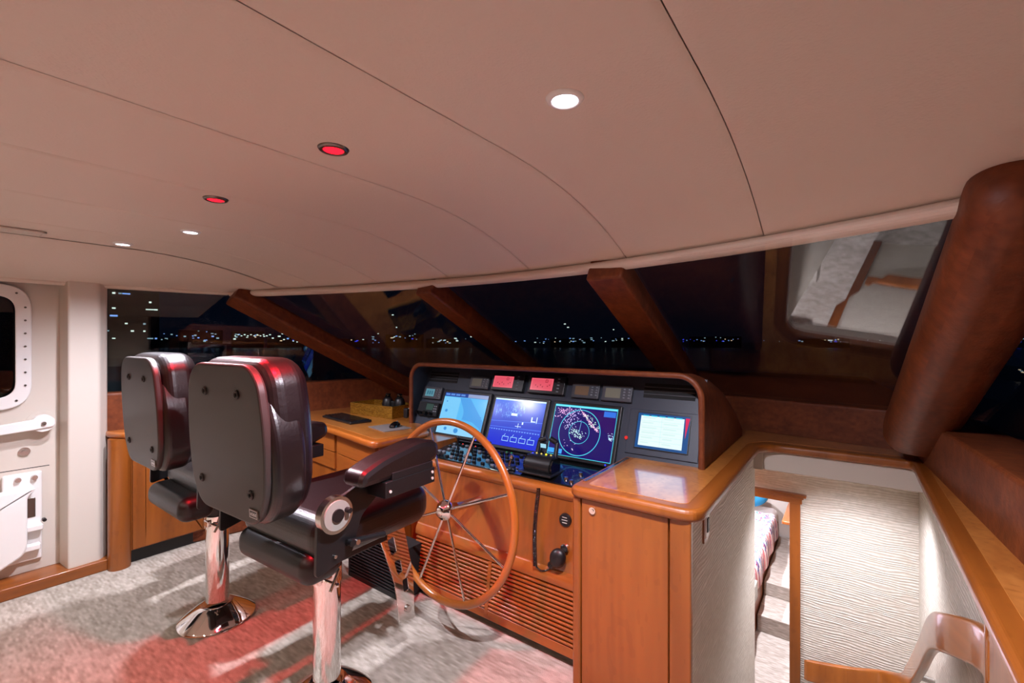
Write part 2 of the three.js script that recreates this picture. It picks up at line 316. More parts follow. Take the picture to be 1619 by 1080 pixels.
// ───────────────────────── port door and pilaster ─────────────────────────
{
  const d = new THREE.Group(); d.name = 'door_1'; d.userData = { kind: 'structure', label: 'cream side door with rounded window, lever handle and white latch', category: 'door' }; scene.add(d);
  const X = -4.09, s = roundShape([[-.64, .07, 0], [.5, .07, 0], [.5, HY + .04, 0], [-.64, HY + .04, 0]].map(p => [-p[0], p[1], p[2]]));
  s.holes.push(roundShape([[-.44, 1.14], [.22, 1.14], [.22, 1.8], [-.44, 1.8]].map(p => [-p[0], p[1], .11])));
  obj('door_leaf', uvm(ext(s, .06, .002).rotateY(Math.PI / 2).translate(X - .06, 0, 0)), M.cream, d);
  const fo = roundShape([[-.485, 1.085], [.26, 1.085], [.26, 1.85], [-.485, 1.85]].map(p => [-p[0], p[1], .15]));
  fo.holes.push(roundShape([[-.425, 1.15], [.2, 1.15], [.2, 1.785], [-.425, 1.785]].map(p => [-p[0], p[1], .1])));
  const fr = obj('window_frame', ext(fo, .022, .008, 3).rotateY(Math.PI / 2).translate(X, 0, 0), M.white, d);
  for (const [z, y] of [[-.457, 1.23], [-.457, 1.31], [-.457, 1.39], [-.457, 1.47], [-.457, 1.55], [-.457, 1.63], [-.457, 1.71], [-.42, 1.14], [-.42, 1.795], [-.34, 1.115], [-.34, 1.82]])
    obj('screw', cyl(.006, .006, .004, 10, 'x').translate(X + .024, y, z), M.darkChrome, fr);
  obj('pane', bx(X - .04, X - .033, 1.13, 1.81, -.48, .23, .001), M.doorGlass, d);
  const h = obj('handle', [plateYZ([[-.58, .965, .02], [-.58, 1.02, .02], [-.5, 1.02, .01], [-.1, .975, .01], [-.1, .925, .01], [-.5, .955, .01]].map(p => [p[0], p[1] - .0, p[2]]), X + .05, X + .075, .006), cyl(.052, .052, .05, 32, 'x').translate(X + .04, .99, -.53)], M.white, d);
  obj('handle_bolt', cyl(.013, .011, .008, 16, 'x').translate(X + .08, .99, -.53), M.steel, h);
  obj('handle_recess', cyl(.072, .072, .004, 36, 'x').translate(X + .002, .99, -.53), M.cream, d);
  obj('keyhole', [cyl(.026, .026, .012, 24, 'x').translate(X + .005, .82, -.455), cyl(.012, .012, .02, 16, 'x').translate(X + .006, .82, -.455)], M.steel, d);
  obj('seam', bx(X - .001, X + .001, .71, .714, -.565, .5, .0005), M.shade, d);
  const l = obj('latch_plate', bx(X, X + .025, .14, .69, -.53, -.36, .012), M.white, d);
  for (const z of [-.495, -.425]) obj('latch_bolt', [cyl(.016, .014, .02, 20, 'x').translate(X + .034, .655, z)], M.steel, l);
  obj('latch_cover', [plateYZ([[-.34, .14, .01], [-.44, .2, .02], [-.46, .25, .01], [-.46, .55, .02], [-.5, .6, .02], [-.36, .6, .01], [.3, .56, .01], [.3, .1, .01]], X + .025, X + .085, .01)], M.white, d);
  obj('latch_knob', [bx(X + .02, X + .075, .33, .37, -.53, -.42, .01), bx(X + .02, X + .07, .21, .25, -.52, -.42, .01)], M.white, l);
  obj('latch_button', [cyl(.01, .01, .03, 14, 'x').translate(X + .05, .385, -.535)], M.black, l);
  obj('latch_slot', [bx(X + .024, X + .03, .41, .53, -.5, -.465, .003)], M.darkChrome, l);
  const p = struct('trim_7', [slab([[-4.16, -.605], [-3.93, -.625, .015], [-3.935, -.775, .015], [-4.0, -.83, .02], [-4.16, -.83]], .065, HY + .02, .004)], M.cream, 'cream pilaster between the side door and the side window', 'pilaster');
  const sill = struct('baseboard_port', [uvm(bx(-4.16, -3.9, 0, .07, -.845, 2.3, .006), 'z', 1)], M.cherry, 'varnished cherry wood threshold under the side door', 'threshold');
}

// ───────────────────────── port cabinet and chart desk ─────────────────────────
{
  const c = thing('port_cabinet', 'cherry wood side cabinet with panelled doors beside the cream pilaster', 'cabinet', [0, 0, 0]);
  obj('body', uvm(bx(-3.99, -3.875, .09, .858, -1.78, -.87, .004)), M.cherry, c);
  obj('kick', bx(-3.99, -3.905, 0, .09, -1.78, -.87, .002), M.black, c);
  obj('corner_post', uvm(new THREE.CylinderGeometry(.06, .06, .858, 32).translate(-3.885, .429, -.865), 'y'), M.cherry, c);
  for (const [z0, z1] of [[-1.345, -.925], [-1.77, -1.352]]) {
    const s = roundShape([[z0 + .003, .1], [z1 - .003, .1], [z1 - .003, .85], [z0 + .003, .85]].map(p => [-p[0], p[1], .002]));
    s.holes.push(roundShape([[z0 + .07, .165], [z1 - .07, .165], [z1 - .07, .79], [z0 + .07, .79]].map(p => [-p[0], p[1], .002])));
    const dr = obj('door', uvm(ext(s, .02, .005, 2).rotateY(Math.PI / 2).translate(-3.876, 0, 0)), M.cherry, c);
    obj('door_panel', uvm(bx(-3.876, -3.866, .168, .787, z0 + .073, z1 - .073, .006)), M.cherry, dr);
  }
}
{
  const c = thing('chart_desk', 'cherry wood desk front with drawers left of the helm', 'cabinet', [0, 0, 0]);
  obj('body', uvm(slab([[-2.3, -1.74, .02], [-2.86, -1.83, .01], [-3.87, -1.92, .01], [-3.95, -2.0], [-3.6, -2.8], [-2.3, -2.5]], .09, .858, .004), 'y'), M.cherry, c);
  obj('kick', slab([[-2.33, -1.8], [-3.87, -1.98], [-3.9, -2.1], [-3.6, -2.7], [-2.33, -2.5]], 0, .09, .002), M.black, c);
  for (const [y0, y1] of [[.6, .72], [.72, .85]]) {
    obj('drawer', uvm(prism([[-2.32, y0 + .003, -1.743], [-2.86, y0 + .003, -1.829], [-2.86, y1 - .003, -1.829], [-2.32, y1 - .003, -1.743]], -.016), 'x'), M.cherry, c);
    obj('drawer', uvm(prism([[-2.9, y0 + .003, -1.833], [-3.6, y0 + .003, -1.895], [-3.6, y1 - .003, -1.895], [-2.9, y1 - .003, -1.833]], -.016), 'x'), M.cherry, c);
  }
}
{
  const poly = [[-2.255, -1.665, .07], [-2.87, -1.765, .04], [-3.7, -1.84, .06], [-3.79, -1.75, .06], [-3.795, -.88, .05], [-3.93, -.815, .05], [-4.0, -.815], [portX(-1.5) - .02, -1.5], [-3.55, -2.88], [-2.56, -3.3], [-2.56, -2.3, .01], [-2.26, -2.12, .03]];
  const c = thing('chart_counter', 'varnished wood counter carrying the keyboard, mouse and gold boxes', 'countertop');
  obj('edge', uvm(slab(poly, .858, CT, .018, 5), 'x', 1), M.teak, c);
  obj('veneer', uvm(slab([[-2.31, -1.73, .05], [-2.87, -1.825, .04], [-3.7, -1.9, .06], [-3.85, -1.78, .06], [-3.855, -.94, .03], [-3.95, -.9], [portX(-1.5) - .01, -1.5], [-3.56, -2.86], [-2.58, -3.28], [-2.58, -2.3], [-2.31, -2.14]], CT - .002, CT + .0012, .0006, 1), 'x', .7), M.veneer, c);
}

// ───────────────────────── helm console ─────────────────────────
const faceK = 2.6, faceZ = y => -2.25 - (y - .9) / faceK, TILT = Math.atan(1 / faceK);
{
  const c = thing('helm_console', 'cherry wood helm console with leather hood over black instrument panel', 'console');
  // lower front, leaning slightly: profile in y, z
  const FZ = y => -1.93 + (.78 - y) * .14, x0 = -2.1, x1 = -.93;
  obj('front_panel', uvm(plateYZ([[FZ(.735), .735], [FZ(.4), .4], [-2.2, .4], [-2.2, .735]], x0, x1, .002), 'y'), M.cherry, c);
  obj('top_roll', uvm(plateYZ([[-1.955, .79, .01], [-1.915, .787, .02], [-1.9, .76, .03], [FZ(.735) + .006, .73, .006], [-2.05, .73], [-2.05, .79]], x0, x1, .001), 'x'), M.teak, c);
  obj('lower_rail', uvm(plateYZ([[FZ(.4) + .004, .405, .01], [FZ(.36) + .016, .37, .02], [FZ(.34) + .014, .335, .01], [-2.05, .335], [-2.05, .405]], x0, x1, .002), 'x'), M.cherry, c);
  obj('louvre_backing', plateYZ([[FZ(.335) - .02, .335], [FZ(.09) - .02, .09], [-2.1, .09], [-2.1, .335]], x0, x1, .001), M.slot, c);
  const sl = uvm(bx(0, (x1 - x0) / 2 - .02, -.0062, .0062, -.012, .010, .005), 'x');
  for (const s of [0, 1]) for (let k = 0; k < 12; k++) {
    const y = .323 - k * .0196, m = obj('louvre_slat', sl, M.cherry, c);
    m.position.set(x0 + s * (x1 - x0) / 2 + .01, y, FZ(y) + .006);
  }
  obj('louvre_post', uvm(plateYZ([[FZ(.335) + .012, .335], [FZ(.07) + .012, .07], [-2.0, .07], [-2.0, .335]], (x0 + x1) / 2 - .016, (x0 + x1) / 2 + .008, .003), 'y'), M.cherry, c);
  obj('bottom_rail', uvm(plateYZ([[FZ(.09) + .01, .095, .004], [FZ(.06) + .01, .05, .004], [-1.95, .05], [-1.95, .095]], x0, x1, .003), 'x'), M.cherry, c);
  obj('kick', bx(x0, x1, 0, .05, -2.0, -1.89, .002), M.black, c);
  // sloping switch panel
  obj('switch_panel', plateYZ([[-1.94, .775], [-1.94, .796, .004], [-2.235, .838], [-2.25, .775]], x0 + .0, -.94, .001), M.blackGloss, c);
  obj('side_panel', [uvm(bx(-2.29, -2.1, .05, .86, -2.3, -1.985, .004))], M.cherry, c);
  // instrument face
  const faceG = plateYZ([[faceZ(.82), .82], [faceZ(1.308), 1.308], [faceZ(1.308) - .008, 1.308], [faceZ(.82) - .03, .82]], -2.56, -.562, .001);
  obj('instrument_face', faceG, M.dash, c);
  // vents: slats over a dark recess
  for (const [a, b] of [[-2.525, -2.24], [-.876, -.61]]) {
    const v = obj('air_vent', bx(a, b, -.04, .04, -.001, .0012, .001), M.slot, c);
    v.position.set(0, 1.238, faceZ(1.238)); v.rotation.x = -TILT;
    const bar = bx(a, b, -.0025, .0025, 0, .006, .002);
    for (let k = -1; k <= 1; k++) { const m = obj('vent_slat', bar, M.unit, v); m.position.set(0, k * .02, 0); }
  }
  // leather hood: a rounded arch that tapers down forward
  const N = 64, hoodPt = (t, k) => {                      // t along the arch, k front..back
    const xl = -2.585, xr = -.535, top = 1.345, r = .11;
    const per = [[xl, .9], [xl, top - r]]; for (let i = 1; i <= 8; i++) { const a = i / 8 * Math.PI / 2; per.push([xl + r - r * Math.cos(a), top - r + r * Math.sin(a)]); }
    per.push([xr - r, top]); for (let i = 1; i <= 8; i++) { const a = i / 8 * Math.PI / 2; per.push([xr - r + r * Math.sin(a), top - r + r * Math.cos(a)]); } per.push([xr, .9]);
    const len = [0]; for (let i = 1; i < per.length; i++) len.push(len[i - 1] + Math.hypot(per[i][0] - per[i - 1][0], per[i][1] - per[i - 1][1]));
    const s = t * len[len.length - 1]; let i = 1; while (i < len.length - 1 && len[i] < s) i++;
    const f = (s - len[i - 1]) / (len[i] - len[i - 1]); const p = [per[i - 1][0] + (per[i][0] - per[i - 1][0]) * f, per[i - 1][1] + (per[i][1] - per[i - 1][1]) * f];
    return p;
  };
  const zb = x => -3.18 - .1 * Math.sin(Math.PI * (x + 2.585) / 2.05);
  obj('hood', uvm(surf((u, v) => { const p = hoodPt(u); const k = v, h = (p[1] - .9) * (1 - Math.pow(k, 2.1) * .86); return [p[0], .9 + h, -2.235 + (zb(p[0]) + 2.235) * k]; }, N, 24), 'x', .8), M.leather, c);
  obj('hood_lining', surf((u, v) => { const p = hoodPt(u); const cx = -1.56; return [cx + (p[0] - cx) * .978, Math.max(.9, p[1] - .022), -2.235 - v * .2]; }, N, 3), M.dash, c);
  const rim = new THREE.CatmullRomCurve3(Array.from({ length: 90 }, (_, i) => { const p = hoodPt(i / 89), cx = -1.56; return V(cx + (p[0] - cx) * .989, p[1] - .01, -2.233); }));
  obj('hood_rim', uvm(new THREE.TubeGeometry(rim, 180, .015, 10, false), 'x', .8), M.leather, c);
  obj('red_button', cyl(.011, .009, .012, 20, 'z').rotateX(-TILT).translate(-.935, .992, faceZ(.992) + .006), M.redKnob, c);
}
// flush-mounted devices: local frame on the instrument face, z outwards
function onFace(name, label, cat, x, y, group) { const t = thing(name, label, cat, [x, y, faceZ(y)], 0, group); t.rotation.x = -TILT; return t; }
function canvasTex(w, h, draw) { const c = document.createElement('canvas'); c.width = w; c.height = h; draw(c.getContext('2d'), w, h); const t = new THREE.CanvasTexture(c); t.colorSpace = THREE.SRGBColorSpace; return t; }
const scr = (t, i = 1) => std({ color: 0x000000, emissive: 0xffffff, emissiveMap: t, emissiveIntensity: i, roughness: .18 });
const chartTex = canvasTex(512, 360, (g, w, h) => {
  g.fillStyle = '#58b8f2'; g.fillRect(0, 0, w, h);
  g.fillStyle = '#77c8f6'; g.fillRect(0, 40, w * .4, h); g.fillStyle = '#4a9fe6'; g.beginPath(); g.moveTo(w * .38, 40); g.lineTo(w * .62, 40); g.lineTo(w, h * .62); g.lineTo(w, h * .82); g.lineTo(w * .78, h * .66); g.lineTo(w * .52, h * .62); g.bezierCurveTo(w * .58, h * .4, w * .45, h * .3, w * .38, 40); g.fill();
  g.fillStyle = '#8fd2fa'; g.beginPath(); g.moveTo(0, h); g.lineTo(0, h * .7); g.lineTo(w * .5, h * .66); g.lineTo(w * .9, h * .9); g.lineTo(w * .9, h); g.fill();
  g.fillStyle = '#3c8fd8'; for (const [x, y, r] of [[.12, .45, 16], [.09, .22, 8], [.2, .88, 18], [.45, .9, 26], [.93, .52, 5], [.95, .6, 4]]) { g.beginPath(); g.ellipse(x * w, y * h, r, r * .8, 0, 0, 7); g.fill(); }
  g.fillStyle = '#1b3f92'; g.fillRect(0, 0, w, 34); g.fillStyle = '#5c8ed8'; for (let i = 0; i < 4; i++) g.fillRect(10 + i * 62, 8, 50, 16);
  g.fillStyle = '#8f9fc8'; g.fillRect(w * .55, 2, w * .45, 30);
});
const cameraTex = canvasTex(512, 380, (g, w, h) => {
  const gr = g.createLinearGradient(0, 0, 0, h); gr.addColorStop(0, '#2a63d8'); gr.addColorStop(.45, '#1b3fc0'); gr.addColorStop(1, '#0a25c8'); g.fillStyle = gr; g.fillRect(0, 0, w, h);
  for (let k = 0; k < 150; k++) { g.fillStyle = `rgba(150,205,255,${rr(.08, .5)})`; const x = rr(.05, .62) * w, y = rr(.08, .36) * h; g.fillRect(x, y, rr(3, 12), rr(4, 26)); }
  g.fillStyle = '#d8f2ff'; g.fillRect(.38 * w, .3 * h, 60, 20); g.fillRect(.78 * w, .34 * h, 12, 40); g.fillRect(.8 * w, .42 * h, 34, 8); g.fillRect(.88 * w, .33 * h, 7, 50); g.fillRect(.55 * w, .5 * h, 5, 36); g.fillRect(.5 * w, .56 * h, 60, 4); g.fillRect(.62 * w, .46 * h, 14, 22);
  g.strokeStyle = '#5b8ff0'; g.lineWidth = 3; g.beginPath(); g.moveTo(0, .5 * h); g.lineTo(w, .44 * h); g.moveTo(0, .62 * h); g.lineTo(w, .6 * h); g.stroke();
  g.fillStyle = '#6f9ff2'; for (let k = 0; k < 20; k++) { g.beginPath(); g.arc(k * 26, .66 * h, 9, 0, 3.15); g.fill(); }
  g.strokeStyle = '#a8dcff'; g.lineWidth = 4; for (let k = 0; k < 4; k++) { const x = .3 * w + k * 84; g.strokeRect(x, .8 * h, 60, 34); g.beginPath(); g.moveTo(x + 10, .8 * h); g.lineTo(x + 24, .74 * h); g.stroke(); }
  g.fillStyle = '#c4e8ff'; g.fillRect(0, 0, w, 12);
});
const radarTex = canvasTex(512, 380, (g, w, h) => {
  g.fillStyle = '#160c62'; g.fillRect(0, 0, w, h); g.fillStyle = 'rgba(60,8,90,.5)'; g.beginPath(); g.moveTo(w * .55, 30); g.lineTo(w * .98, 30); g.lineTo(w * .98, h * .6); g.fill();
  const cx = .46 * w, cy = .52 * h;
  const blob = (n, x0, y0, x1, y1, sp, col) => { for (let k = 0; k < n; k++) { const t = rnd(); g.fillStyle = col; g.beginPath(); g.ellipse((x0 + (x1 - x0) * t) * w + rr(-sp, sp), (y0 + (y1 - y0) * t) * h + rr(-sp, sp), rr(2, 7), rr(1.5, 4), .6, 0, 7); g.fill(); } };
  blob(90, .06, .18, .36, .1, 34, '#f0b8e8'); blob(60, .2, .28, .42, .2, 40, '#d9c8ff'); blob(110, .44, .1, .74, .46, 9, '#ffc6e6'); blob(40, .5, .14, .74, .42, 22, '#c8f0e0');
  blob(60, .36, .52, .54, .58, 26, '#c9f4f0'); blob(24, .24, .44, .36, .4, 24, '#d6d4ff'); blob(12, .3, .75, .5, .82, 30, '#e0d4ff'); blob(26, .93, .5, .97, .56, 16, '#bfe6ff');
  g.strokeStyle = '#49c8e0'; g.lineWidth = 6; g.beginPath(); g.arc(cx, cy, .44 * h, 0, 7); g.stroke(); g.lineWidth = 4; g.beginPath(); g.arc(cx, cy, .215 * h, 0, 7); g.stroke();
  g.strokeStyle = '#8fd8ff'; g.lineWidth = 3; g.beginPath(); g.moveTo(cx, cy); g.lineTo(cx + 6, cy - .21 * h); g.stroke();
  g.fillStyle = '#6fe0f0'; g.fillRect(0, 0, w, 16); g.fillStyle = '#2f6fd8'; g.fillRect(.8 * w, 24, .18 * w, 40); g.fillStyle = '#3aa0f0'; g.fillRect(0, .88 * h, .24 * w, 34);
  g.strokeStyle = '#3fd0e8'; g.lineWidth = 4; g.strokeRect(2, 2, w - 4, h - 4);
});
const alarmTex = canvasTex(420, 320, (g, w, h) => {
  g.fillStyle = '#12508f'; g.fillRect(0, 0, w, h); g.fillStyle = '#eaffff'; g.fillRect(w * .06, h * .07, w * .84, h * .86);
  g.strokeStyle = '#c2e8ea'; g.lineWidth = 2; for (let k = 1; k < 6; k++) { g.beginPath(); g.moveTo(w * .07, h * (.07 + k * .143)); g.lineTo(w * .9, h * (.07 + k * .143)); g.stroke(); } g.beginPath(); g.moveTo(w * .48, h * .08); g.lineTo(w * .48, h * .92); g.stroke();
  g.fillStyle = '#d8f4f2'; for (let r = 0; r < 6; r++) for (const x of [.1, .52]) g.fillRect(w * x, h * (.11 + r * .143), w * rr(.15, .3), 10);
  g.fillStyle = '#39d0f0'; for (let k = 0; k < 5; k++) g.fillRect(w * (.1 + k * .16), h * .05, w * .12, 10);
  g.fillStyle = '#e0285a'; g.beginPath(); g.moveTo(w * .92, h * .04); g.lineTo(w, h * .04); g.lineTo(w * .94, h * .62); g.fill();
});
const redTex = canvasTex(256, 160, (g, w, h) => {
  g.fillStyle = '#f2465e'; g.fillRect(0, 0, w, h); g.fillStyle = '#ff7f8c'; g.fillRect(6, 6, w - 12, h - 12); g.fillStyle = '#f2586c'; g.fillRect(12, 12, w - 24, h - 24);
  g.strokeStyle = '#8c1626'; g.lineWidth = 5; g.strokeRect(w * .66, 18, 22, 34);
  g.lineWidth = 4; for (const [x, y] of [[.2, .55], [.3, .68], [.42, .52], [.52, .66], [.74, .6], [.82, .5]]) { g.beginPath(); g.moveTo(x * w, y * h); g.lineTo(x * w + 14, y * h + 12); g.moveTo(x * w + 12, y * h - 4); g.lineTo(x * w + 4, y * h + 16); g.stroke(); }
});
const cyanTex = canvasTex(128, 96, (g, w, h) => { g.fillStyle = '#7fc4d8'; g.fillRect(0, 0, w, h); g.fillStyle = '#4c93b0'; for (let k = 0; k < 3; k++) g.fillRect(22 + k * 32, 24, 22, 48); });
function screenLight(t, w, h, col, i) { const l = new THREE.RectAreaLight(col, i, w, h); l.name = 'screen_light'; l.position.set(0, 0, .03); l.rotation.y = Math.PI; t.add(l); return l; }
function monitor(x, y, w, h, texr, i, label, col, li) {
  const t = onFace('display_monitor', label, 'monitor', x, y, 'navigation displays in the console');
  obj('bezel', rb(w + .035, h + .035, .03, .006).translate(0, 0, .006), M.bezel, t);
  obj('screen', rb(w, h, .004, .001).translate(0, 0, .022), M.black, t);
  const s = obj('screen_image', new THREE.PlaneGeometry(w - .004, h - .004).translate(0, 0, .0247), scr(texr, i), t);
  obj('power_led', new THREE.SphereGeometry(.004, 10, 8).translate(w / 2 - .03, -h / 2 - .009, .022), glow(0x2030ff, 3), t);
  screenLight(t, w, h, col, li);
  return t;
}
monitor(-2.1, .997, .40, .29, chartTex, 1.1, 'monitor with pale blue sea chart behind the steering wheel', 0x7fc8ff, .5);
monitor(-1.645, .987, .39, .30, cameraTex, 1.25, 'monitor with deep blue night camera picture, between chart and radar', 0x3060ff, .35);
monitor(-1.19, .987, .395, .295, radarTex, 1.2, 'monitor with radar rings and pink echoes on dark blue', 0x4050ff, .25);
{
  const t = onFace('alarm_panel', 'square panel with glowing white touch screen at the right of the console', 'touch screen', -.752, 1.028);
  obj('frame', rb(.365, .235, .012, .003).translate(0, 0, .002), M.dash, t);
  obj('screen_frame', rb(.272, .19, .01, .002).translate(.0, .008, .009), M.bezel, t);
  obj('screen_image', new THREE.PlaneGeometry(.262, .18).translate(0, .008, .0145), scr(alarmTex, 1.05), t);
  screenLight(t, .25, .17, 0x4fa8ff, 1.0);
}
function smallUnit(x, y, w, h, face, label, big) {
  const t = onFace('instrument_display', label, 'instrument', x, y, 'small instruments on the console face');
  obj('housing', rb(w, h, big ? .035 : .022, .006).translate(0, 0, .012), big ? M.bezel : M.unit, t);
  const z = big ? .0298 : .0233, sw = w * (big ? .62 : .5), sh = h * (big ? .66 : .6);
  obj('screen_image', new THREE.PlaneGeometry(sw, sh).translate(-w * .12, 0, z), face, t);
  const n = big ? 5 : 4;
  for (let k = 0; k < n; k++) for (const dx of big ? [0] : [-.014, .014]) obj('key', rb(big ? .016 : .012, .008, .004, .002).translate(w * .33 + dx, (k - (n - 1) / 2) * h * .17, z), M.greyKey, t);
  return t;
}
const cyanS = scr(cyanTex, .5);
smallUnit(-2.018, 1.212, .17, .088, M.lcdGrey, 'small grey instrument with blank screen left of the red displays');
smallUnit(-1.777, 1.226, .26, .116, scr(redTex, .9), 'red lit instrument display above the blue chart monitor side', true);
smallUnit(-1.478, 1.226, .26, .116, scr(redTex, .9), 'red lit instrument display nearest the brown-screened unit', true);
smallUnit(-1.213, 1.208, .175, .088, M.lcdBrown, 'small instrument with blank brownish screen above the radar');
smallUnit(-1.02, 1.207, .178, .092, M.lcdGrey, 'small instrument with blank olive screen next to the right air vent');
smallUnit(-2.438, 1.118, .18, .092, cyanS, 'small instrument with pale cyan screen under the left air vent');
{
  const t = onFace('marine_radio', 'black radio with green screen and knobs at the left of the chart monitor', 'radio', -2.435, 1.005);
  obj('housing', rb(.2, .1, .03, .006).translate(0, 0, .014), M.shade, t);
  obj('screen_image', new THREE.PlaneGeometry(.07, .045).translate(.02, .015, .0295), glow(0x2f5a50, .5), t);
  for (let r = 0; r < 3; r++) for (let c2 = 0; c2 < 2; c2++) obj('key', rb(.012, .01, .004, .002).translate(.068 + c2 * .018, .022 - r * .018, .03), M.greyKey, t);
  for (const [x, r] of [[-.08, .014], [-.04, .012], [.0, .018], [.055, .012]]) obj('knob', cyl(r, r * .85, .03, 20, 'z').translate(x, -.035, .04), M.blackGloss, t);
}
// controls on the sloping switch panel
const SPY = z => .796 + (-1.94 - z) * .1424;
{
  const t = thing('throttle_control', 'black engine throttle drum with twin levers and yellow lights below the radar', 'throttle', [-1.3, SPY(-2.02), -2.02]);
  obj('base_plate', rb(.2, .012, .15, .004).translate(0, .006, 0), M.black, t);
  obj('drum', [cyl(.052, .052, .15, 36, 'x').translate(0, .038, .0)], M.black, t);
  for (const s of [-1, 1]) obj('drum_cap', [cyl(.046, .046, .014, 32, 'x').translate(s * .081, .038, 0)], M.blackGloss, t);
  obj('light_strip', rb(.13, .01, .03, .004).translate(0, .084, -.025), M.bezel, t);
  for (let k = 0; k < 4; k++) obj('indicator_light', new THREE.SphereGeometry(.005, 10, 8).translate(-.045 + k * .03, .091, -.022), glow(k === 2 ? 0xffe020 : 0xd8c060, k === 2 ? 3 : 1.2), t);
  for (const s of [-1, 1]) { const l = obj('lever', [rod([s * .06, .04, -.03], [s * .055, .15, -.07], .012), rod([s * .055, .15, -.07], [s * .012, .165, -.075], .015)], M.black, t); }
  obj('lever_display', rb(.05, .03, .012, .003).translate(-.03, .125, -.066), M.bezel, t);
  obj('lever_screen', new THREE.PlaneGeometry(.042, .022).translate(-.03, .125, -.0592), glow(0xa8e0f4, 1), t);
}
{
  const t = thing('trackball_unit', 'chrome joystick with round dial beside the throttle drum', 'joystick', [-1.5, SPY(-2.0), -2.0]);
  obj('base', cyl(.04, .036, .012, 28).translate(0, .006, 0), M.black, t);
  obj('stick', [rod([0, .01, 0], [.01, .05, -.01], .008), new THREE.SphereGeometry(.014, 20, 14).translate(.011, .056, -.011)], M.chrome, t);
  for (let k = 0; k < 6; k++) { const a = k / 6 * 6.283; obj('key', rb(.014, .006, .01, .002).translate(Math.cos(a) * .055, .004, Math.sin(a) * .055), M.steel, t); }
}
{
  const t = thing('switch_board', 'rows of black switches and levers on the panel behind the steering wheel', 'switch panel', [0, 0, 0]);
  const kg = rb(.022, .012, .016, .003), lamp = [glow(0x2a6fff, 1.5), glow(0xff3018, 1.5), glow(0x20c060, 1.0)];
  for (let i = 0; i < 17; i++) for (let j = 0; j < 5; j++) {
    const x = -2.06 + i * .036 + (i > 9 ? .03 : 0), z = -1.975 - j * .045; if (x > -1.45 || rnd() < .14) continue;
    const m = obj('switch', kg, rnd() < .2 ? M.greyKey : M.black, t); m.position.set(x, SPY(z) + .005, z); m.rotation.x = rr(-.2, .3);
    if (rnd() < .09) { const l = obj('indicator_light', new THREE.SphereGeometry(.0035, 8, 6), lamp[Math.floor(rnd() * 3)], t); l.position.set(x, SPY(z) + .013, z); }
  }
  for (const [x, z] of [[-1.14, -2.0], [-1.1, -1.98], [-1.06, -2.02], [-1.02, -1.99], [-1.1, -2.08]]) { const m = obj('switch', cyl(.012, .01, .012, 16), M.steel, t); m.position.set(x, SPY(z) + .005, z); }
  for (const x of [-1.98, -1.86, -1.72]) obj('toggle_lever', [rod([x, SPY(-2.1), -2.1], [x + .01, SPY(-2.1) + .07, -2.09], .006), new THREE.SphereGeometry(.011, 14, 10).translate(x + .01, SPY(-2.1) + .075, -2.09)], M.black, t);
}
{
  const t = thing('round_gauge', 'round black engine hour gauge on the wood front below the throttle', 'gauge', [-1.09, .64, -1.908]);
  obj('case', cyl(.032, .03, .012, 36, 'z').translate(0, 0, .004), M.black, t);
  for (let k = 0; k < 3; k++) obj('marking', rb(.026 - (k === 1 ? -.006 : 0), .0035, .002, .001).translate(0, .014 - k * .013, .0108), M.gauge, t);
}
{
  const t = thing('radio_handset', 'black radio microphone on a chrome clip with coiled cord', 'handset', [-1.1, .475, -1.885]);
  obj('socket', [cyl(.02, .02, .014, 24, 'z').translate(.02, .04, .002)], M.chrome, t);
  obj('body', [new THREE.SphereGeometry(.042, 24, 18).scale(.95, 1.15, .7).rotateZ(-.5).translate(0, .0, .035), rod([-.02, -.03, .03], [-.045, -.055, .02], .02)], M.black, t);
  const pts = []; for (let i = 0; i <= 520; i++) { const s = i / 520, a = s * 46 * 6.283; pts.push(V(-.125 - .012 * Math.sin(s * 3.1) + Math.cos(a) * .0085, .30 - s * .375, .0 - .012 + s * .03 + Math.sin(a) * .0085 + .02)); }
  obj('coiled_cord', new THREE.TubeGeometry(new THREE.CatmullRomCurve3(pts), 1400, .0028, 5, false), M.blackGloss, t);
  obj('cord_tail', tube([[-.125, -.075, .035], [-.1, -.09, .03], [-.07, -.085, .022], [-.045, -.06, .02]], .004, 24, 6), M.blackGloss, t);
}
{
  const t = thing('foot_grille', 'black louvred drawer front at floor level beside the wood louvres', 'grille', [-2.31, 0, -1.72]);
  obj('case', [bx(-.26, .02, .012, .3, -.02, -.012, .002), bx(.02, .27, .012, .3, -.14, -.012, .002)], M.slot, t);
  obj('frame', [bx(-.26, .27, .0, .03, -.02, .012), bx(-.26, .27, .275, .3, -.02, .012), bx(-.26, -.245, 0, .3, -.02, .012), bx(.255, .27, 0, .3, -.02, .012)], M.black, t);
  const s = bx(-.245, .255, -.005, .005, -.012, .01, .003);
  for (let k = 0; k < 12; k++) obj('louvre_slat', s, M.black, t).position.y = .042 + k * .0195;
  obj('emblem', [rb(.03, .009, .004, .001).rotateZ(.9).translate(-.02, .262, .013), rb(.03, .009, .004, .001).rotateZ(-.7).translate(-.02, .262, .013)], std({ color: 0xb0524a, roughness: .4, metalness: .6 }), t);
}
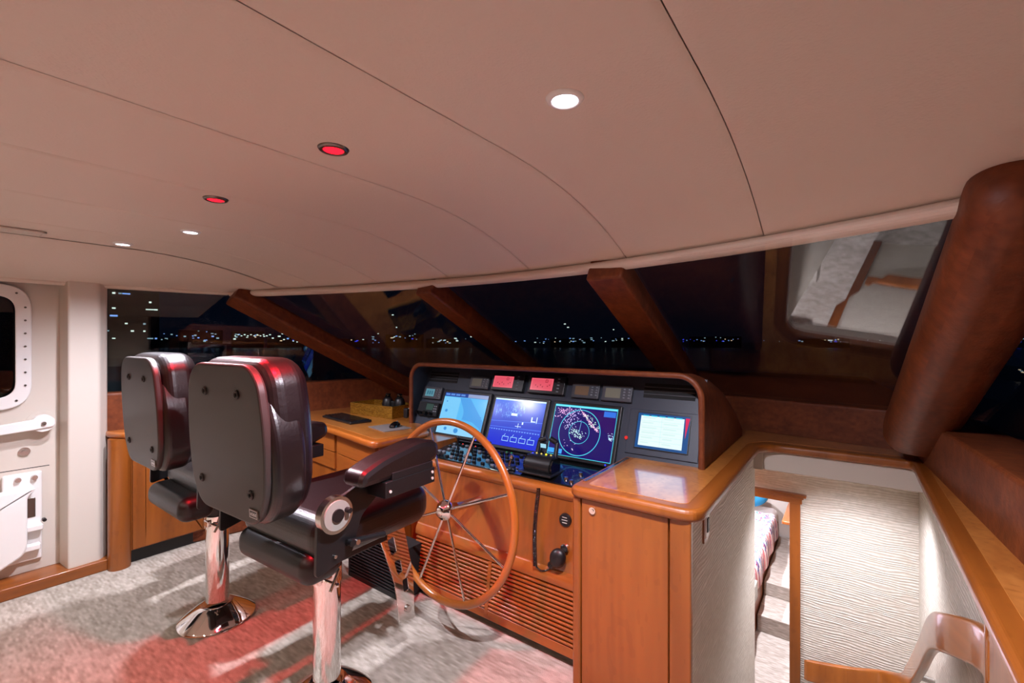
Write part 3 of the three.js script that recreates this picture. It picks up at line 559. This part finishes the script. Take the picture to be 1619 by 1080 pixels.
// steering wheel
{
  const t = thing('steering_wheel', 'large varnished wooden ship wheel rim with eight chrome spokes', 'steering wheel', [-1.637, .644, -1.65], THREE.MathUtils.degToRad(-2));
  t.rotation.order = 'YXZ'; t.rotation.x = -THREE.MathUtils.degToRad(4.3);
  obj('rim', (() => { const g = new THREE.TorusGeometry(.443, .0185, 18, 110), uv = g.attributes.uv; for (let i = 0; i < uv.count; i++) uv.setXY(i, uv.getY(i) * .12, uv.getX(i) * 3); return g; })(), M.teak, t);
  const hub = obj('hub', lathe([[0, .05], [.018, .05], [.03, .045], [.034, .03], [.046, .026], [.05, .01], [.05, -.01], [.036, -.02], [.03, -.06], [0, -.06]], 40).rotateX(Math.PI / 2), M.chrome, t);
  for (let k = 0; k < 8; k++) { const a = k / 8 * Math.PI * 2 + .38; obj('spoke', rod([Math.cos(a) * .03, Math.sin(a) * .03, 0], [Math.cos(a) * .435, Math.sin(a) * .435, 0], .0065), M.chrome, t); }
  obj('shaft', cyl(.022, .022, .25, 24, 'z').translate(0, 0, -.15), M.steel, t);
}

// ───────────────────────── stair-side cabinet and U-shaped counter ─────────────────────────
{
  const c = thing('helm_cabinet', 'tall plain cherry wood cabinet between helm and stairwell', 'cabinet');
  obj('body', uvm(bx(-.92, -.465, 0, .856, -3.06, -1.695, .004)), M.cherry, c);
  obj('corner_post', uvm(bx(-.925, -.888, 0, .858, -1.74, -1.672, .012)), M.cherry, c);
  obj('door', uvm(bx(-.882, -.528, .03, .85, -1.7, -1.677, .003)), M.cherry, c);
  obj('stile', uvm(bx(-.522, -.446, 0, .858, -1.7, -1.674, .006)), M.cherry, c);
  obj('lock', [cyl(.014, .014, .008, 24, 'z').translate(-.832, .812, -1.674), cyl(.007, .007, .012, 16, 'z').translate(-.832, .812, -1.673)], M.chrome, c);
  const t = thing('stair_counter', 'varnished wood counter wrapping round the open stairwell', 'countertop');
  const ix = .262;
  const outer = [[-.935, -1.655, .05], [-.405, -1.655, .09], [-.405, -2.95, .05], [-.33, -3.02, .05], [ix, -3.02, .03], [ix - .02, -.75, .02], [stbX(-.75) + .02, -.75], [stbX(-3.05) + .02, -3.08], [.32, -3.3], [-.9, -3.5], [-.935, -2.3, .01]];
  obj('edge', uvm(slab(outer, .852, CT, .02, 5), 'z', 1), M.cherry, t);
  obj('veneer', uvm(slab([[-.875, -1.715, .03], [-.47, -1.715, .04], [-.47, -2.98, .04], [-.38, -3.1, .04], [.3, -3.1], [.3, -3.24], [-.88, -3.46], [-.875, -2.3]], CT - .002, CT + .0012, .0006, 1), 'z', .7), M.veneer, t);
  obj('veneer', uvm(slab([[ix + .05, -3.0], [ix + .04, -.78], [stbX(-.78), -.78], [stbX(-2.9) + .01, -3.0]], CT - .002, CT + .0012, .0006, 1), 'z', .7), M.veneer, t);
  obj('metal_strip', [bx(-.91, -.895, CT, CT + .004, -2.22, -1.74, .001)], M.steel, t);
  const s = thing('light_switch', 'black rocker switch in dark wood plate on the wallpapered cabinet side', 'switch', [-.447, .775, -1.88]);
  obj('plate', rb(.012, .115, .075, .003), M.cherry, s); obj('insert', rb(.006, .085, .05, .002).translate(.006, 0, -.004), M.white, s); obj('rocker', rb(.008, .055, .026, .002).translate(.009, .006, -.004), M.black, s);
  tag(obj('cup_holder', lathe([[.0, -.06], [.036, -.06], [.04, .0], [.05, .004], [.05, .0]], 32).translate(stbX(-1.85) + .1, COAM + .002, -1.85), M.blackGloss), 'black round recess in the starboard padded sill', 'cup holder');
}

// ───────────────────────── stairwell and lower lobby ─────────────────────────
const LF = -1.45, FZW = -3.6;
struct('wall_stairwell_port', [uvm(bx(-.462, -.448, LF, .853, -3.08, -1.7, .001), 'y', .8)], M.paper, 'ridged cream wallpaper on the side of the helm cabinet', 'wall');
struct('wall_stairwell_core', [bx(-1.6, -.463, LF, -.1, -3.08, -1.2, .001)], M.cream, 'solid structure under the helm beside the stairs', 'wall');
{
  const D0 = -.95, D1 = -.30, DT = .43;
  const s = roundShape([[-2.2, LF], [D0, LF], [D0, DT], [D1, DT], [D1, LF], [.5, LF], [.5, .8], [-2.2, .8]].map(p => [p[0], p[1], 0]));
  struct('wall_stairwell_forward', uvm(ext(s, .06, .001).translate(0, 0, FZW - .06), 'y', .8), M.paper, 'ridged cream wallpaper wall beyond the stairs with a doorway', 'wall');
  const f = new THREE.Group(); f.name = 'door_2'; f.userData = { kind: 'structure', label: 'cherry wood doorframe with moulded cap leading to the cabin', category: 'doorframe' }; scene.add(f);
  obj('jamb', uvm(bx(D1 - .012, D1 + .05, LF, DT + .005, FZW - .07, FZW + .02, .004), 'y'), M.cherry, f);
  obj('jamb', uvm(bx(D0 - .05, D0 + .012, LF, DT + .005, FZW - .07, FZW + .02, .004), 'y'), M.cherry, f);
  obj('lintel', uvm(bx(D0 - .06, D1 + .06, DT - .02, DT + .03, FZW - .07, FZW + .025, .004), 'x'), M.cherry, f);
  obj('cap', [uvm(bx(D0 - .09, D1 + .085, DT + .03, DT + .046, FZW, FZW + .05, .006), 'x'), uvm(bx(D0 - .08, D1 + .07, DT + .014, DT + .031, FZW, FZW + .036, .005), 'x')], M.cherry, f);
}
struct('wall_stairwell_starboard', [uvm(bx(.345, .4, LF, .86, FZW - .02, -.7, .001), 'y', .8)], M.paper, 'ridged cream wallpaper along the outer side of the stairs', 'wall');
struct('wall_stairwell_aft', [bx(-.45, .4, LF, 0, -1.25, -1.2, .001)], M.cream, 'cream riser wall at the top of the stairs', 'wall');
struct('ceiling_stairwell', [bx(-2.2, .345, .74, .85, FZW + .001, -3.05, .004), bx(-.475, -.4, .74, .853, -3.1, -3.03, .004)], M.soffit, 'cream soffit panel under the forward counter ledge', 'ceiling');
struct('wall_lobby_port', [bx(-2.2, -2.15, LF, .8, FZW, -3.0)], M.cream, 'cream wall at the port end of the lower lobby', 'wall');
struct('wall_lobby_aft', [bx(-2.2, -1.55, LF, -.1, -3.1, -3.05)], M.cream, 'cream wall behind the lower lobby', 'wall');
struct('floor_lower', [uvm(bx(-2.6, .5, LF - .1, LF, -7.2, -1.2, .001), 'x', .62)], M.carpet, 'pale carpet of the lower lobby and cabin', 'floor');
{
  const t = thing('companionway_stairs', 'carpeted companionway steps going down beside the wallpapered cabinet', 'stairs');
  for (let k = 0; k < 6; k++) { const y = -.207 * (k + 1); obj('step', uvm(bx(-.445, .342, y - .2, y, -1.25 - .27 * (k + 1), -1.25 - .27 * k, .012), 'x', .62), M.carpet, t); }
}
{ // handrail board
  const t = thing('handrail', 'curved varnished wooden handrail board on the stairwell walls', 'handrail');
  const path = new THREE.CatmullRomCurve3([[.338, .60, -1.82], [.325, .575, -1.95], [.275, .505, -2.12], [.262, .42, -2.28], [.262, .12, -2.65], [.262, -.26, -3.13], [.25, -.44, -3.36], [.17, -.54, -3.5], [.02, -.61, -3.54], [-.14, -.645, -3.54], [-.225, -.655, -3.53]].map(p => V(...p)), false, 'centripetal');
  const n = 120, pos = [], idx = [], sec = []; const w = .017, h = .07;
  for (let i = 0; i < 16; i++) { const a = i / 16 * Math.PI * 2, cx = Math.sign(Math.cos(a)) * Math.pow(Math.abs(Math.cos(a)), .45), cy = Math.sign(Math.sin(a)) * Math.pow(Math.abs(Math.sin(a)), .3); sec.push([cx * w, cy * h]); }
  for (let j = 0; j <= n; j++) { const p = path.getPointAt(j / n), tg = path.getTangentAt(j / n), side = V(-tg.z, 0, tg.x).normalize(), k = j > n - 5 ? Math.sqrt(Math.max(.02, 1 - ((j - n + 5) / 5) ** 2)) : 1; for (const [a, b] of sec) pos.push(p.x + side.x * a * k, p.y + b * (.9 + .1 * k), p.z + side.z * a * k); }
  for (let j = 0; j < n; j++) for (let i = 0; i < 16; i++) { const a = j * 16 + i, b = j * 16 + (i + 1) % 16; idx.push(a, b, a + 16, b, b + 16, a + 16); }
  for (let i = 1; i < 15; i++) { idx.push(0, i + 1, i); const o = n * 16; idx.push(o, o + i, o + i + 1); }
  const g = new THREE.BufferGeometry(); g.setAttribute('position', new THREE.Float32BufferAttribute(pos, 3)); g.setIndex(idx); g.computeVertexNormals();
  obj('rail', uvm(g, 'z', 1), M.teak, t);
  obj('bracket', [cyl(.014, .014, .07, 16, 'x').translate(.31, -.16, -3.0), cyl(.014, .014, .08, 16, 'z').translate(0, -.62, -3.57)], M.steel, t);
}
struct('trim_8', [uvm(bx(.318, .346, LF, .853, -1.86, -1.84, .004), 'y'), uvm(bx(.322, .346, LF, .853, -1.835, -1.2, .004), 'y')], M.cherry, 'cherry wood panel on the outer stair wall below the ledge', 'panelling');
// cabin beyond the doorway
struct('wall_cabin_forward', [uvm(bx(-2.6, -.3, LF, .8, -7.25, -7.15))], M.cream, 'cream wall at the head of the cabin bed', 'wall');
struct('wall_cabin_starboard', [uvm(prism([[-.24, LF, FZW - .06], [-.5, LF, -7.2], [-.5, .8, -7.2], [-.24, .8, FZW - .06]], -.05), 'z')], M.cherry, 'cherry wood hull side panelling inside the cabin', 'wall');
struct('wall_cabin_port', [bx(-2.65, -2.55, LF, .8, -7.2, FZW - .06)], M.cream, 'cream wall on the port side of the cabin', 'wall');
struct('ceiling_cabin', [bx(-2.65, .4, .78, .84, -7.2, FZW - .001)], M.cream, 'cream ceiling of the cabin below', 'ceiling');
{
  const t = thing('bed_steps', 'two pale carpeted steps rising beside the cabin bed', 'steps');
  for (const [y0, y1, za, zb2] of [[LF, -1.284, -5.2, -7.1], [-1.284, -1.138, -5.65, -7.1]]) obj('step', uvm(slab([[-.735, za, .01], [-.38, za, .01], [-.5, zb2], [-.735, zb2]], y0, y1, .008), 'x', .62), M.carpet, t);
  const b = thing('bed', 'raised bed on cherry wood base seen through the doorway', 'bed');
  obj('base', uvm(bx(-2.2, -.745, LF, -.95, -7.1, -4.75, .01), 'z'), M.cherry, b);
  obj('mattress', rb(1.44, .2, 2.3, .06, 4).translate(-1.47, -.86, -5.93), M.white, b);
  const q = obj('bedspread', surf((u, v) => {
    const z = -4.72 - v * 1.95, s = u * 1.5; let x, y; const wav = .012 * Math.sin(z * 14) * Math.max(0, u - .55);
    if (u < .72) { x = -2.1 + 1.34 * (u / .72); y = -.735 + .012 * Math.sin(x * 9 + z * 5); } else { const k = (u - .72) / .28; x = -.76 + .05 * Math.sin(k * 1.57) + wav * 2; y = -.735 - .24 * k * k - .01 * k; }
    return [x, y, z];
  }, 50, 50), M.floral); tag(q, 'white bedspread with red and blue floral print on the cabin bed', 'bedspread');
  const p = obj('pillow', new THREE.SphereGeometry(1, 28, 18).scale(.3, .2, .12), M.blue); p.position.set(-1.12, -.52, -6.78); p.rotation.x = -.35; tag(p, 'bright blue cushion leaning at the head of the bed', 'cushion');
  const sh = obj('cabin_shelf', uvm(bx(-.62, -.5, -.66, -.62, -7.12, -6.2, .01), 'z'), M.teak); tag(sh, 'small wooden shelf on the cabin hull side above the bed', 'shelf');
  obj('chrome_pull', new THREE.SphereGeometry(.03, 20, 14).translate(-.42, -.86, -5.75), M.chrome, scene.getObjectByName('wall_cabin_starboard'));
}

// ───────────────────────── helm chairs ─────────────────────────
const badgeTex = canvasTex(128, 72, (g, w, h) => { g.fillStyle = '#0c0b0c'; g.fillRect(0, 0, w, h); g.strokeStyle = '#cfc8cc'; g.lineWidth = 6; g.strokeRect(6, 6, w - 12, h - 12); g.fillStyle = '#e4dee2'; g.font = 'bold 40px sans-serif'; g.textAlign = 'center'; g.textBaseline = 'middle'; g.fillText('stidd', w / 2, h / 2 + 1); });
function makeChair(label, x, z, yaw, s) {
  const t = thing('helm_chair', label, 'chair', [x, 0, z], yaw, 'helm chairs');
  obj('base', lathe([[0, 0], [.185, 0], [.187, .006], [.18, .015], [.15, .036], [.112, .062], [.08, .08], [.062, .085], [0, .085]], 56), M.chrome, t);
  obj('column', cyl(.055, .055, .46, 48).translate(0, .33, 0), M.chrome, t);
  const col = obj('collar', [cyl(.06, .06, .065, 48).translate(0, .53, 0), rb(.05, .035, .012, .004).translate(.02, .53, .058)], M.chrome, t);
  obj('clamp_lever', [rod([.05, .53, .045], [.1, .515, .02], .007), rod([.085, .57, .0], [.095, .50, .05], .007), new THREE.SphereGeometry(.009, 12, 8).translate(.1, .515, .02)], M.chrome, col);
  obj('neck', cyl(.05, .052, .1, 36).translate(0, .60, 0), M.black, t);
  const up = new THREE.Group(); up.position.z = s - .39;
  obj('seat_mount', [rb(.34, .03, .36, .008).translate(0, .655, 0), rb(.2, .06, .26, .01).translate(0, .69, 0), rb(.5, .12, .16, .05, 4).translate(-.0, .69, .17)], M.black, t);
  const sc = obj('seat', (() => { const g = rb(.57, .165, .56, .075, 6), p = g.attributes.position; for (let i = 0; i < p.count; i++) { const xx = p.getX(i), yy = p.getY(i), zz = p.getZ(i); if (yy > 0) p.setY(i, yy + .02 * Math.min(1, (xx / .28) ** 2) - .012 * Math.cos(zz * 5)); } g.computeVertexNormals(); return g; })().translate(0, .78, s - .45), M.seat, t);
  // back
  const P = [[.185, 1.425, .09], [.248, 1.37, .07], [.275, 1.2, .2], [.262, 1.0, .15], [.2, .895, .06]];
  const outline = k => [...P.map(p => [p[0] * k, p[1], p[2]]), ...P.slice().reverse().map(p => [-p[0] * k, p[1], p[2]])];
  const bk = (g) => g.translate(0, -.9, 0).rotateX(.05).translate(0, .9, s);
  const shell = obj('back_shell', bk(ext(roundShape(outline(1)), .03, .009, 3, 12).translate(0, 0, -.03)), M.shell, t);
  for (const [bxx, by] of [[-.115, 1.325], [.115, 1.325], [-.175, 1.0], [.175, 1.0]]) obj('fastener', bk(new THREE.TorusGeometry(.011, .005, 8, 20).translate(bxx, by, .001)), M.black, shell);
  obj('badge', bk(rb(.055, .032, .005, .003).translate(.19, .94, .001)), M.darkChrome, shell);
  obj('badge_face', bk(new THREE.PlaneGeometry(.05, .028).translate(.19, .94, .0042)), std({ map: badgeTex, roughness: .3 }), shell);
  obj('back_wing', bk(ext(roundShape([[.24, 1.33, .04], [.29, 1.2, .1], [.294, 1.08, .2], [.278, .96, .1], [.2, .885, .06], [-.2, .885, .06], [-.278, .96, .1], [-.294, 1.08, .2], [-.29, 1.2, .1], [-.24, 1.33, .04]]), .115, .026, 5, 12).translate(0, 0, -.135)), M.seat, t);
  obj('back_cushion', bk(ext(roundShape(outline(1.03).map(p => [p[0], p[1] > 1.3 ? p[1] + .015 : p[1] + .0, p[2]])), .165, .06, 8, 14).translate(0, 0, -.185)), M.seat, t);
  for (const d of [-1, 1]) {
    const n = d > 0 ? 1 : -1, o = s - .39;
    obj('arm_plate', (() => { const g = plateYZ([[.27 + o, .715, .02], [.265 + o, .9, .03], [.24 + o, .955, .05], [.16 + o, .965, .02], [.06 + o, 1.0, .01], [-.06 + o, 1.0, .01], [-.03 + o, .96, .02], [.09 + o, .87, .02], [.13 + o, .75, .02]], .325, .34, .002); if (n < 0) g.translate(-.665, 0, 0); return g; })(), M.black, t);
    const hub = obj('recline_hub', cyl(.062, .062, .03, 44, 'x').translate(n * .352, .915, .21 + o), M.steel, t);
    obj('hub_face', [cyl(.05, .05, .004, 40, 'x').translate(n * .368, .915, .21 + o)], M.hubFace, hub);
    obj('hub_cap', [cyl(.022, .022, .008, 28, 'x').translate(n * .372, .915, .21 + o), cyl(.009, .009, .03, 16, 'x').translate(n * .376, .925, .175 + o)], M.black, hub);
    obj('recline_lever', [rod([n * .35, .80, .16 + o], [n * .355, .775, -.0 + o], .011), cyl(.012, .012, .02, 20, 'x').translate(n * .362, .80, .15 + o)], M.black, t);
    obj('plate_bolt', [cyl(.009, .009, .012, 16, 'x').translate(n * .368, .797, .13 + o), cyl(.006, .006, .006, 14, 'x').translate(n * .343, .765, .2 + o)], M.steel, t);
    obj('armrest', (() => { const g = plateYZ([[.16 + o, .995, .03], [.155 + o, 1.045, .05], [.06 + o, 1.08, .12], [-.13 + o, 1.112, .1], [-.225 + o, 1.095, .04], [-.225 + o, 1.03, .03], [-.14 + o, .998, .02]], -.058, .058, .022); return g.translate(n * .372, 0, 0); })(), M.seat, t);
    const tr = obj('arm_box', rb(.13, .06, .25, .004).translate(n * .37, .967, -.065 + o), M.black, t);
    obj('box_tray', [rb(.008, .028, .2, .003).translate(n * .431, 1.01, -.075 + o), rb(.05, .028, .008, .003).translate(n * .41, 1.01, .025 + o), rb(.05, .028, .008, .003).translate(n * .41, 1.01, -.175 + o)], M.black, tr);
    for (const [sy, sz] of [[.96, .04], [.98, -.175], [.955, -.175]]) obj('box_screw', cyl(.0055, .0055, .004, 12, 'x').translate(n * .436, sy, sz + o), M.gauge, tr);
  }
  obj('footrest_arm', plateYZ([[-.18, .66, .004], [-.322, .69, .004], [-.395, .39, .01], [-.405, .17, .004], [-.31, .19, .004], [-.282, .38, .01]], .095, .101, .001,
    [[[-.235, .6], [-.275, .61], [-.295, .53], [-.26, .52]], [[-.275, .49], [-.315, .49], [-.33, .425], [-.3, .415]], [[-.325, .385], [-.36, .385], [-.37, .32], [-.335, .32]]]), M.chrome, t);
  obj('footrest_bolt', cyl(.016, .016, .014, 24, 'x').translate(.104, .235, -.36), M.steel, t);
  return t;
}
makeChair('black leather helm chair directly behind the steering wheel, chrome footrest arm in front', -1.755, -1.065, .05, .39);
makeChair('black leather companion chair on full chrome pedestal beside the side cabinet', -2.757, -1.027, 0, .33);

// ───────────────────────── things on the chart counter ─────────────────────────
{
  const k = thing('keyboard', 'black computer keyboard lying on the chart counter', 'keyboard', [-3.08, CT + .001, -2.03], -.12);
  obj('case', rb(.46, .018, .17, .006).translate(0, .009, 0), M.black, k);
  const kg = rb(.019, .008, .019, .003);
  for (let r = 0; r < 6; r++) for (let i = 0; i < 19; i++) { if (r === 5 && i > 3 && i < 9) continue; obj('key', kg, M.blackGloss, k).position.set(-.207 + i * .023, .02, -.062 + r * .024); }
  obj('space_bar', rb(.11, .008, .019, .003).translate(-.06, .02, .058), M.blackGloss, k);
  const mp = obj('mouse_pad', rb(.25, .004, .2, .0015), M.pad); mp.position.set(-2.55, CT + .0035, -2.02); mp.rotation.y = -.2; tag(mp, 'grey rectangular mouse pad at the desk corner', 'mouse pad');
  const m = thing('computer_mouse', 'black computer mouse on the grey pad', 'mouse', [-2.53, CT + .0055, -2.05], .4);
  obj('shell', (() => { const g = new THREE.SphereGeometry(1, 28, 16, 0, Math.PI * 2, 0, Math.PI / 2).scale(.034, .036, .058); return g; })(), M.blackGloss, m);
  obj('scroll_wheel', cyl(.006, .006, .006, 16, 'x').translate(0, .032, -.03), M.greyKey, m);
  const box = (x, z, w, d, turn, label) => { const b = thing('gold_box', label, 'box', [x, CT + .001, z], turn, 'gold boxes on the chart counter'); obj('front_panel', rb(w, .095, .012, .002).translate(0, .0475, d / 2), M.gold, b); obj('back_panel', rb(w, .095, .012, .002).translate(0, .0475, -d / 2), M.gold, b); for (const q of [-1, 1]) obj('side_panel', rb(.012, .095, d, .002).translate(q * (w / 2 - .006), .0475, 0), M.gold, b); obj('bottom', rb(w - .02, .01, d - .01, .002).translate(0, .006, 0), M.gold, b); };
  box(-3.07, -2.36, .5, .24, .06, 'long textured gold box holding the black binoculars');
  box(-2.72, -2.62, .24, .2, .05, 'smaller textured gold box tucked behind the console hood');
  const bn = thing('binoculars', 'black binoculars standing upright in the gold box', 'binoculars', [-2.93, CT + .012, -2.36], .3);
  for (const q of [-1, 1]) { obj('barrel', lathe([[0, 0], [.044, 0], [.046, .01], [.046, .09], [.036, .125], [.024, .14], [0, .14]], 28).translate(q * .055, 0, 0), M.black, bn); obj('eyepiece', lathe([[0, .14], [.02, .14], [.022, .165], [.018, .168], [0, .165]], 24).translate(q * .055, 0, 0), M.blackGloss, bn); }
  obj('hinge', rb(.05, .06, .03, .008).translate(0, .08, 0), M.black, bn);
  const mc = thing('hand_microphone', 'small black handset hung on the left edge of the console hood', 'handset', [-2.62, .97, -2.225]);
  obj('body', rb(.04, .075, .03, .012, 4), M.black, mc); obj('clip', rb(.02, .02, .02, .004).translate(.015, .03, -.018), M.steel, mc);
}

// ───────────────────────── ceiling lamps ─────────────────────────
function lamp(label, x, z, col, cd, kind, y0, glowI, ang = 1.25) {
  const y = y0 ?? ceilY(x, z);
  const t = thing('downlight', label, 'ceiling light', [x, y, z], 0, kind + ' ceiling downlights');
  obj('trim_ring', lathe([[.03, .004], [.03, -.006], [.034, -.009], [.042, -.006], [.046, .001], [.046, .004]], 36), kind === 'red' ? M.darkChrome : M.white, t);
  obj('lens', cyl(.031, .031, .004, 28).translate(0, -.003, 0), glow(col, glowI), t);
  const l = new THREE.SpotLight(col, cd, 0, ang, .95, 2); l.name = 'lamp_light'; l.position.set(0, -.014, 0); l.target.position.set(0, -1, 0); l.target.name = 'lamp_target';
  l.castShadow = true; l.shadow.radius = 1.3; l.shadow.bias = -.0005; t.add(l); t.add(l.target);
  return t;
}
const CW = 0xf4f1ff, WW = 0xfff4e8;
lamp('bright white downlight over the gap between helm and stairwell', -.535, -.933, CW, WHITE_CD * 1.1, 'white', undefined, 14, 1.5);
lamp('red glowing downlight above the chair behind the wheel', -1.25, -.78, 0xff1428, RED_CD, 'red', undefined, 3, .85);
lamp('red glowing downlight between the two chairs', -2.07, -.765, 0xff1428, RED_CD, 'red', undefined, 3, .85);
lamp('white downlight above the companion chair next to the red light', -2.73, -.893, CW, WHITE_CD, 'white', undefined, 14);
lamp('white downlight nearest the side door', -3.28, -.745, CW, WHITE_CD * .4, 'white', undefined, 14);
for (const [x, z] of [[-3.1, .9], [-1.65, .9], [-.2, .9], [-2.4, 1.8], [-.9, 1.8]]) lamp('white downlight in the aft part of the ceiling', x, z, WW, AFT_CD, 'aft white', undefined, 14);
lamp('white downlight in the soffit over the lower stairs', .02, -3.13, CW, LOWER_CD, 'lower', .738, 10);
lamp('white downlight in the lobby soffit by the doorway', -.75, -3.13, CW, LOWER_CD, 'lower', .738, 10);
lamp('white downlight in the cabin ceiling above the bed steps', -.75, -5.0, CW, LOWER_CD * 6, 'cabin', .778, 10);
lamp('white downlight in the cabin ceiling above the bed', -1.4, -6.0, CW, LOWER_CD * 5, 'cabin', .778, 10);
{
  const v = thing('ceiling_vent', 'cream slotted air vent in the ceiling beside the cove', 'vent', [-3.3, ceilY(-3.3, -.1) - .004, -.1]);
  obj('frame', [bx(-.06, .06, -.006, .004, -.34, -.325), bx(-.06, .06, -.006, .004, .325, .34), bx(-.06, -.048, -.006, .004, -.34, .34), bx(.048, .06, -.006, .004, -.34, .34)], M.cream, v);
  for (let k = -3; k <= 3; k++) obj('slat', bx(-.004, .004, -.005, .004, -.325, .325, .001).translate(k * .013, 0, 0), M.cream, v);
}

// ───────────────────────── the night outside ─────────────────────────
struct('sea', new THREE.CircleGeometry(4000, 48).rotateX(-Math.PI / 2).translate(0, -4, 0), M.sea, 'black night water around the yacht', 'water');
struct('foredeck', [prism([[-4.4, .55, -2.0], [.9, .55, -3.4], [.2, .75, -8], [-3.4, .75, -8]].map(p => [p[0], p[1] + .26, p[2]]), -.02)], M.hull, 'dark foredeck below the windshield', 'deck');
{
  const yaw = THREE.MathUtils.degToRad(36.5), cs = Math.cos(yaw), sn = Math.sin(yaw);
  const dir = (px) => { const k = (px - 809.5) / 715; return [-sn + cs * k, -cs - sn * k]; };
  const litM = [glow(0xcfe8e0, 1.3), glow(0x7fb0ff, 1.0), glow(0x9fc8d8, .7), glow(0x3848ff, 1.2), glow(0xffe2b8, 1.0)];
  // apartment tower ashore
  const [tx, tz] = dir(196), D = 150, tw = thing('tower_block', 'dark apartment tower with lit windows across the water', 'building', [tx * D, -4, tz * D], Math.atan2(-tx, -tz) + .1);
  obj('walls', bx(-8.5, 8.5, 0, 52, -6, 6, .05), M.hull, tw);
  const wg = new THREE.BoxGeometry(.9, .5, .2);
  for (let f = 0; f < 17; f++) for (let c = 0; c < 11; c++) if (rnd() < .26) { const m = obj('lit_window', wg, litM[Math.floor(rnd() * 3)], tw); m.position.set(-7.6 + c * 1.52, 6.5 + f * 2.4, 6.1); m.scale.x = rnd() < .35 ? rr(1.6, 2.6) : rr(.6, 1); m.scale.y = rr(.6, 1.1); }
  // shore buildings and lights
  const shore = [[268, 30, 9], [318, 34, 16], [392, 26, 15], [452, 30, 9], [545, 40, 8], [640, 34, 12], [700, 30, 8], [905, 40, 8], [1010, 50, 9], [1130, 44, 10], [1300, 40, 8], [1590, 40, 9]];
  shore.forEach(([px, w, h], i) => {
    const [dx, dz] = dir(px), R = 420, b = thing('shore_building', 'low dark building with lights on the far shore', 'building', [dx * R, -4, dz * R], Math.atan2(-dx, -dz), 'buildings along the far shore');
    obj('walls', bx(-w / 2, w / 2, 0, h, -5, 5, .05), M.hull, b);
    const n = 4 + Math.floor(rnd() * 5); for (let k = 0; k < n; k++) { const m = obj('lit_window', wg, litM[Math.floor(rnd() * 5)], b); m.scale.set(rr(.8, 2.4), rr(1, 1.6), 1); m.position.set(rr(-w / 2.2, w / 2.2), rr(5, h - .5), 5.1); }
  });
  const gs = [[], [], [], []];
  const put = (px, y, s, k, R = 400) => { const [dx, dz] = dir(px); gs[k].push(new THREE.BoxGeometry(s * rr(.7, 1.8), s * .8, s).translate(dx * R, y, dz * R)); };
  for (let k = 0; k < 30; k++) put(rr(225, 470), rr(1, 9), rr(.6, 1.5), k % 3);
  for (let k = 0; k < 12; k++) put(372 + k * 5, 6.5 + (k % 2), .9, 0);
  for (let k = 0; k < 4; k++) put(391 + k * 2, 26 + k, 1.2, 3);
  for (let k = 0; k < 22; k++) { put(rr(560, 760), rr(0, 10), rr(.4, 1.2), k % 3); }
  for (let k = 0; k < 26; k++) { put(rr(800, 1010), rr(0, 5), rr(.4, 1.2), k % 3); }
  for (let k = 0; k < 16; k++) put(rr(1070, 1170), rr(1.2, 4), rr(.4, .9), k % 2 ? 3 : 1);
  for (let k = 0; k < 7; k++) put(rr(1180, 1400), rr(1, 3), rr(.4, .8), k % 3);
  for (let k = 0; k < 9; k++) put(rr(1560, 1640), rr(1, 4), rr(.5, 1.2), k % 2 ? 1 : 3);
  for (const [px, y] of [[621, 25], [449, 22], [627, 14], [893, 17], [898, 14], [970, 12]]) put(px, y, 1, 0);
  ['white', 'blue', 'pale blue', 'violet blue'].forEach((n, k) => { const o = obj('shore_lights', gs[k], litM[k]); o.userData.kind = 'stuff'; tag(o, `scattered ${n} lights along the far shore`, 'city lights'); });
}
scene.traverse(o => { if (o.isMesh) { o.castShadow = true; o.receiveShadow = true; } });
renderer.render(scene, camera);
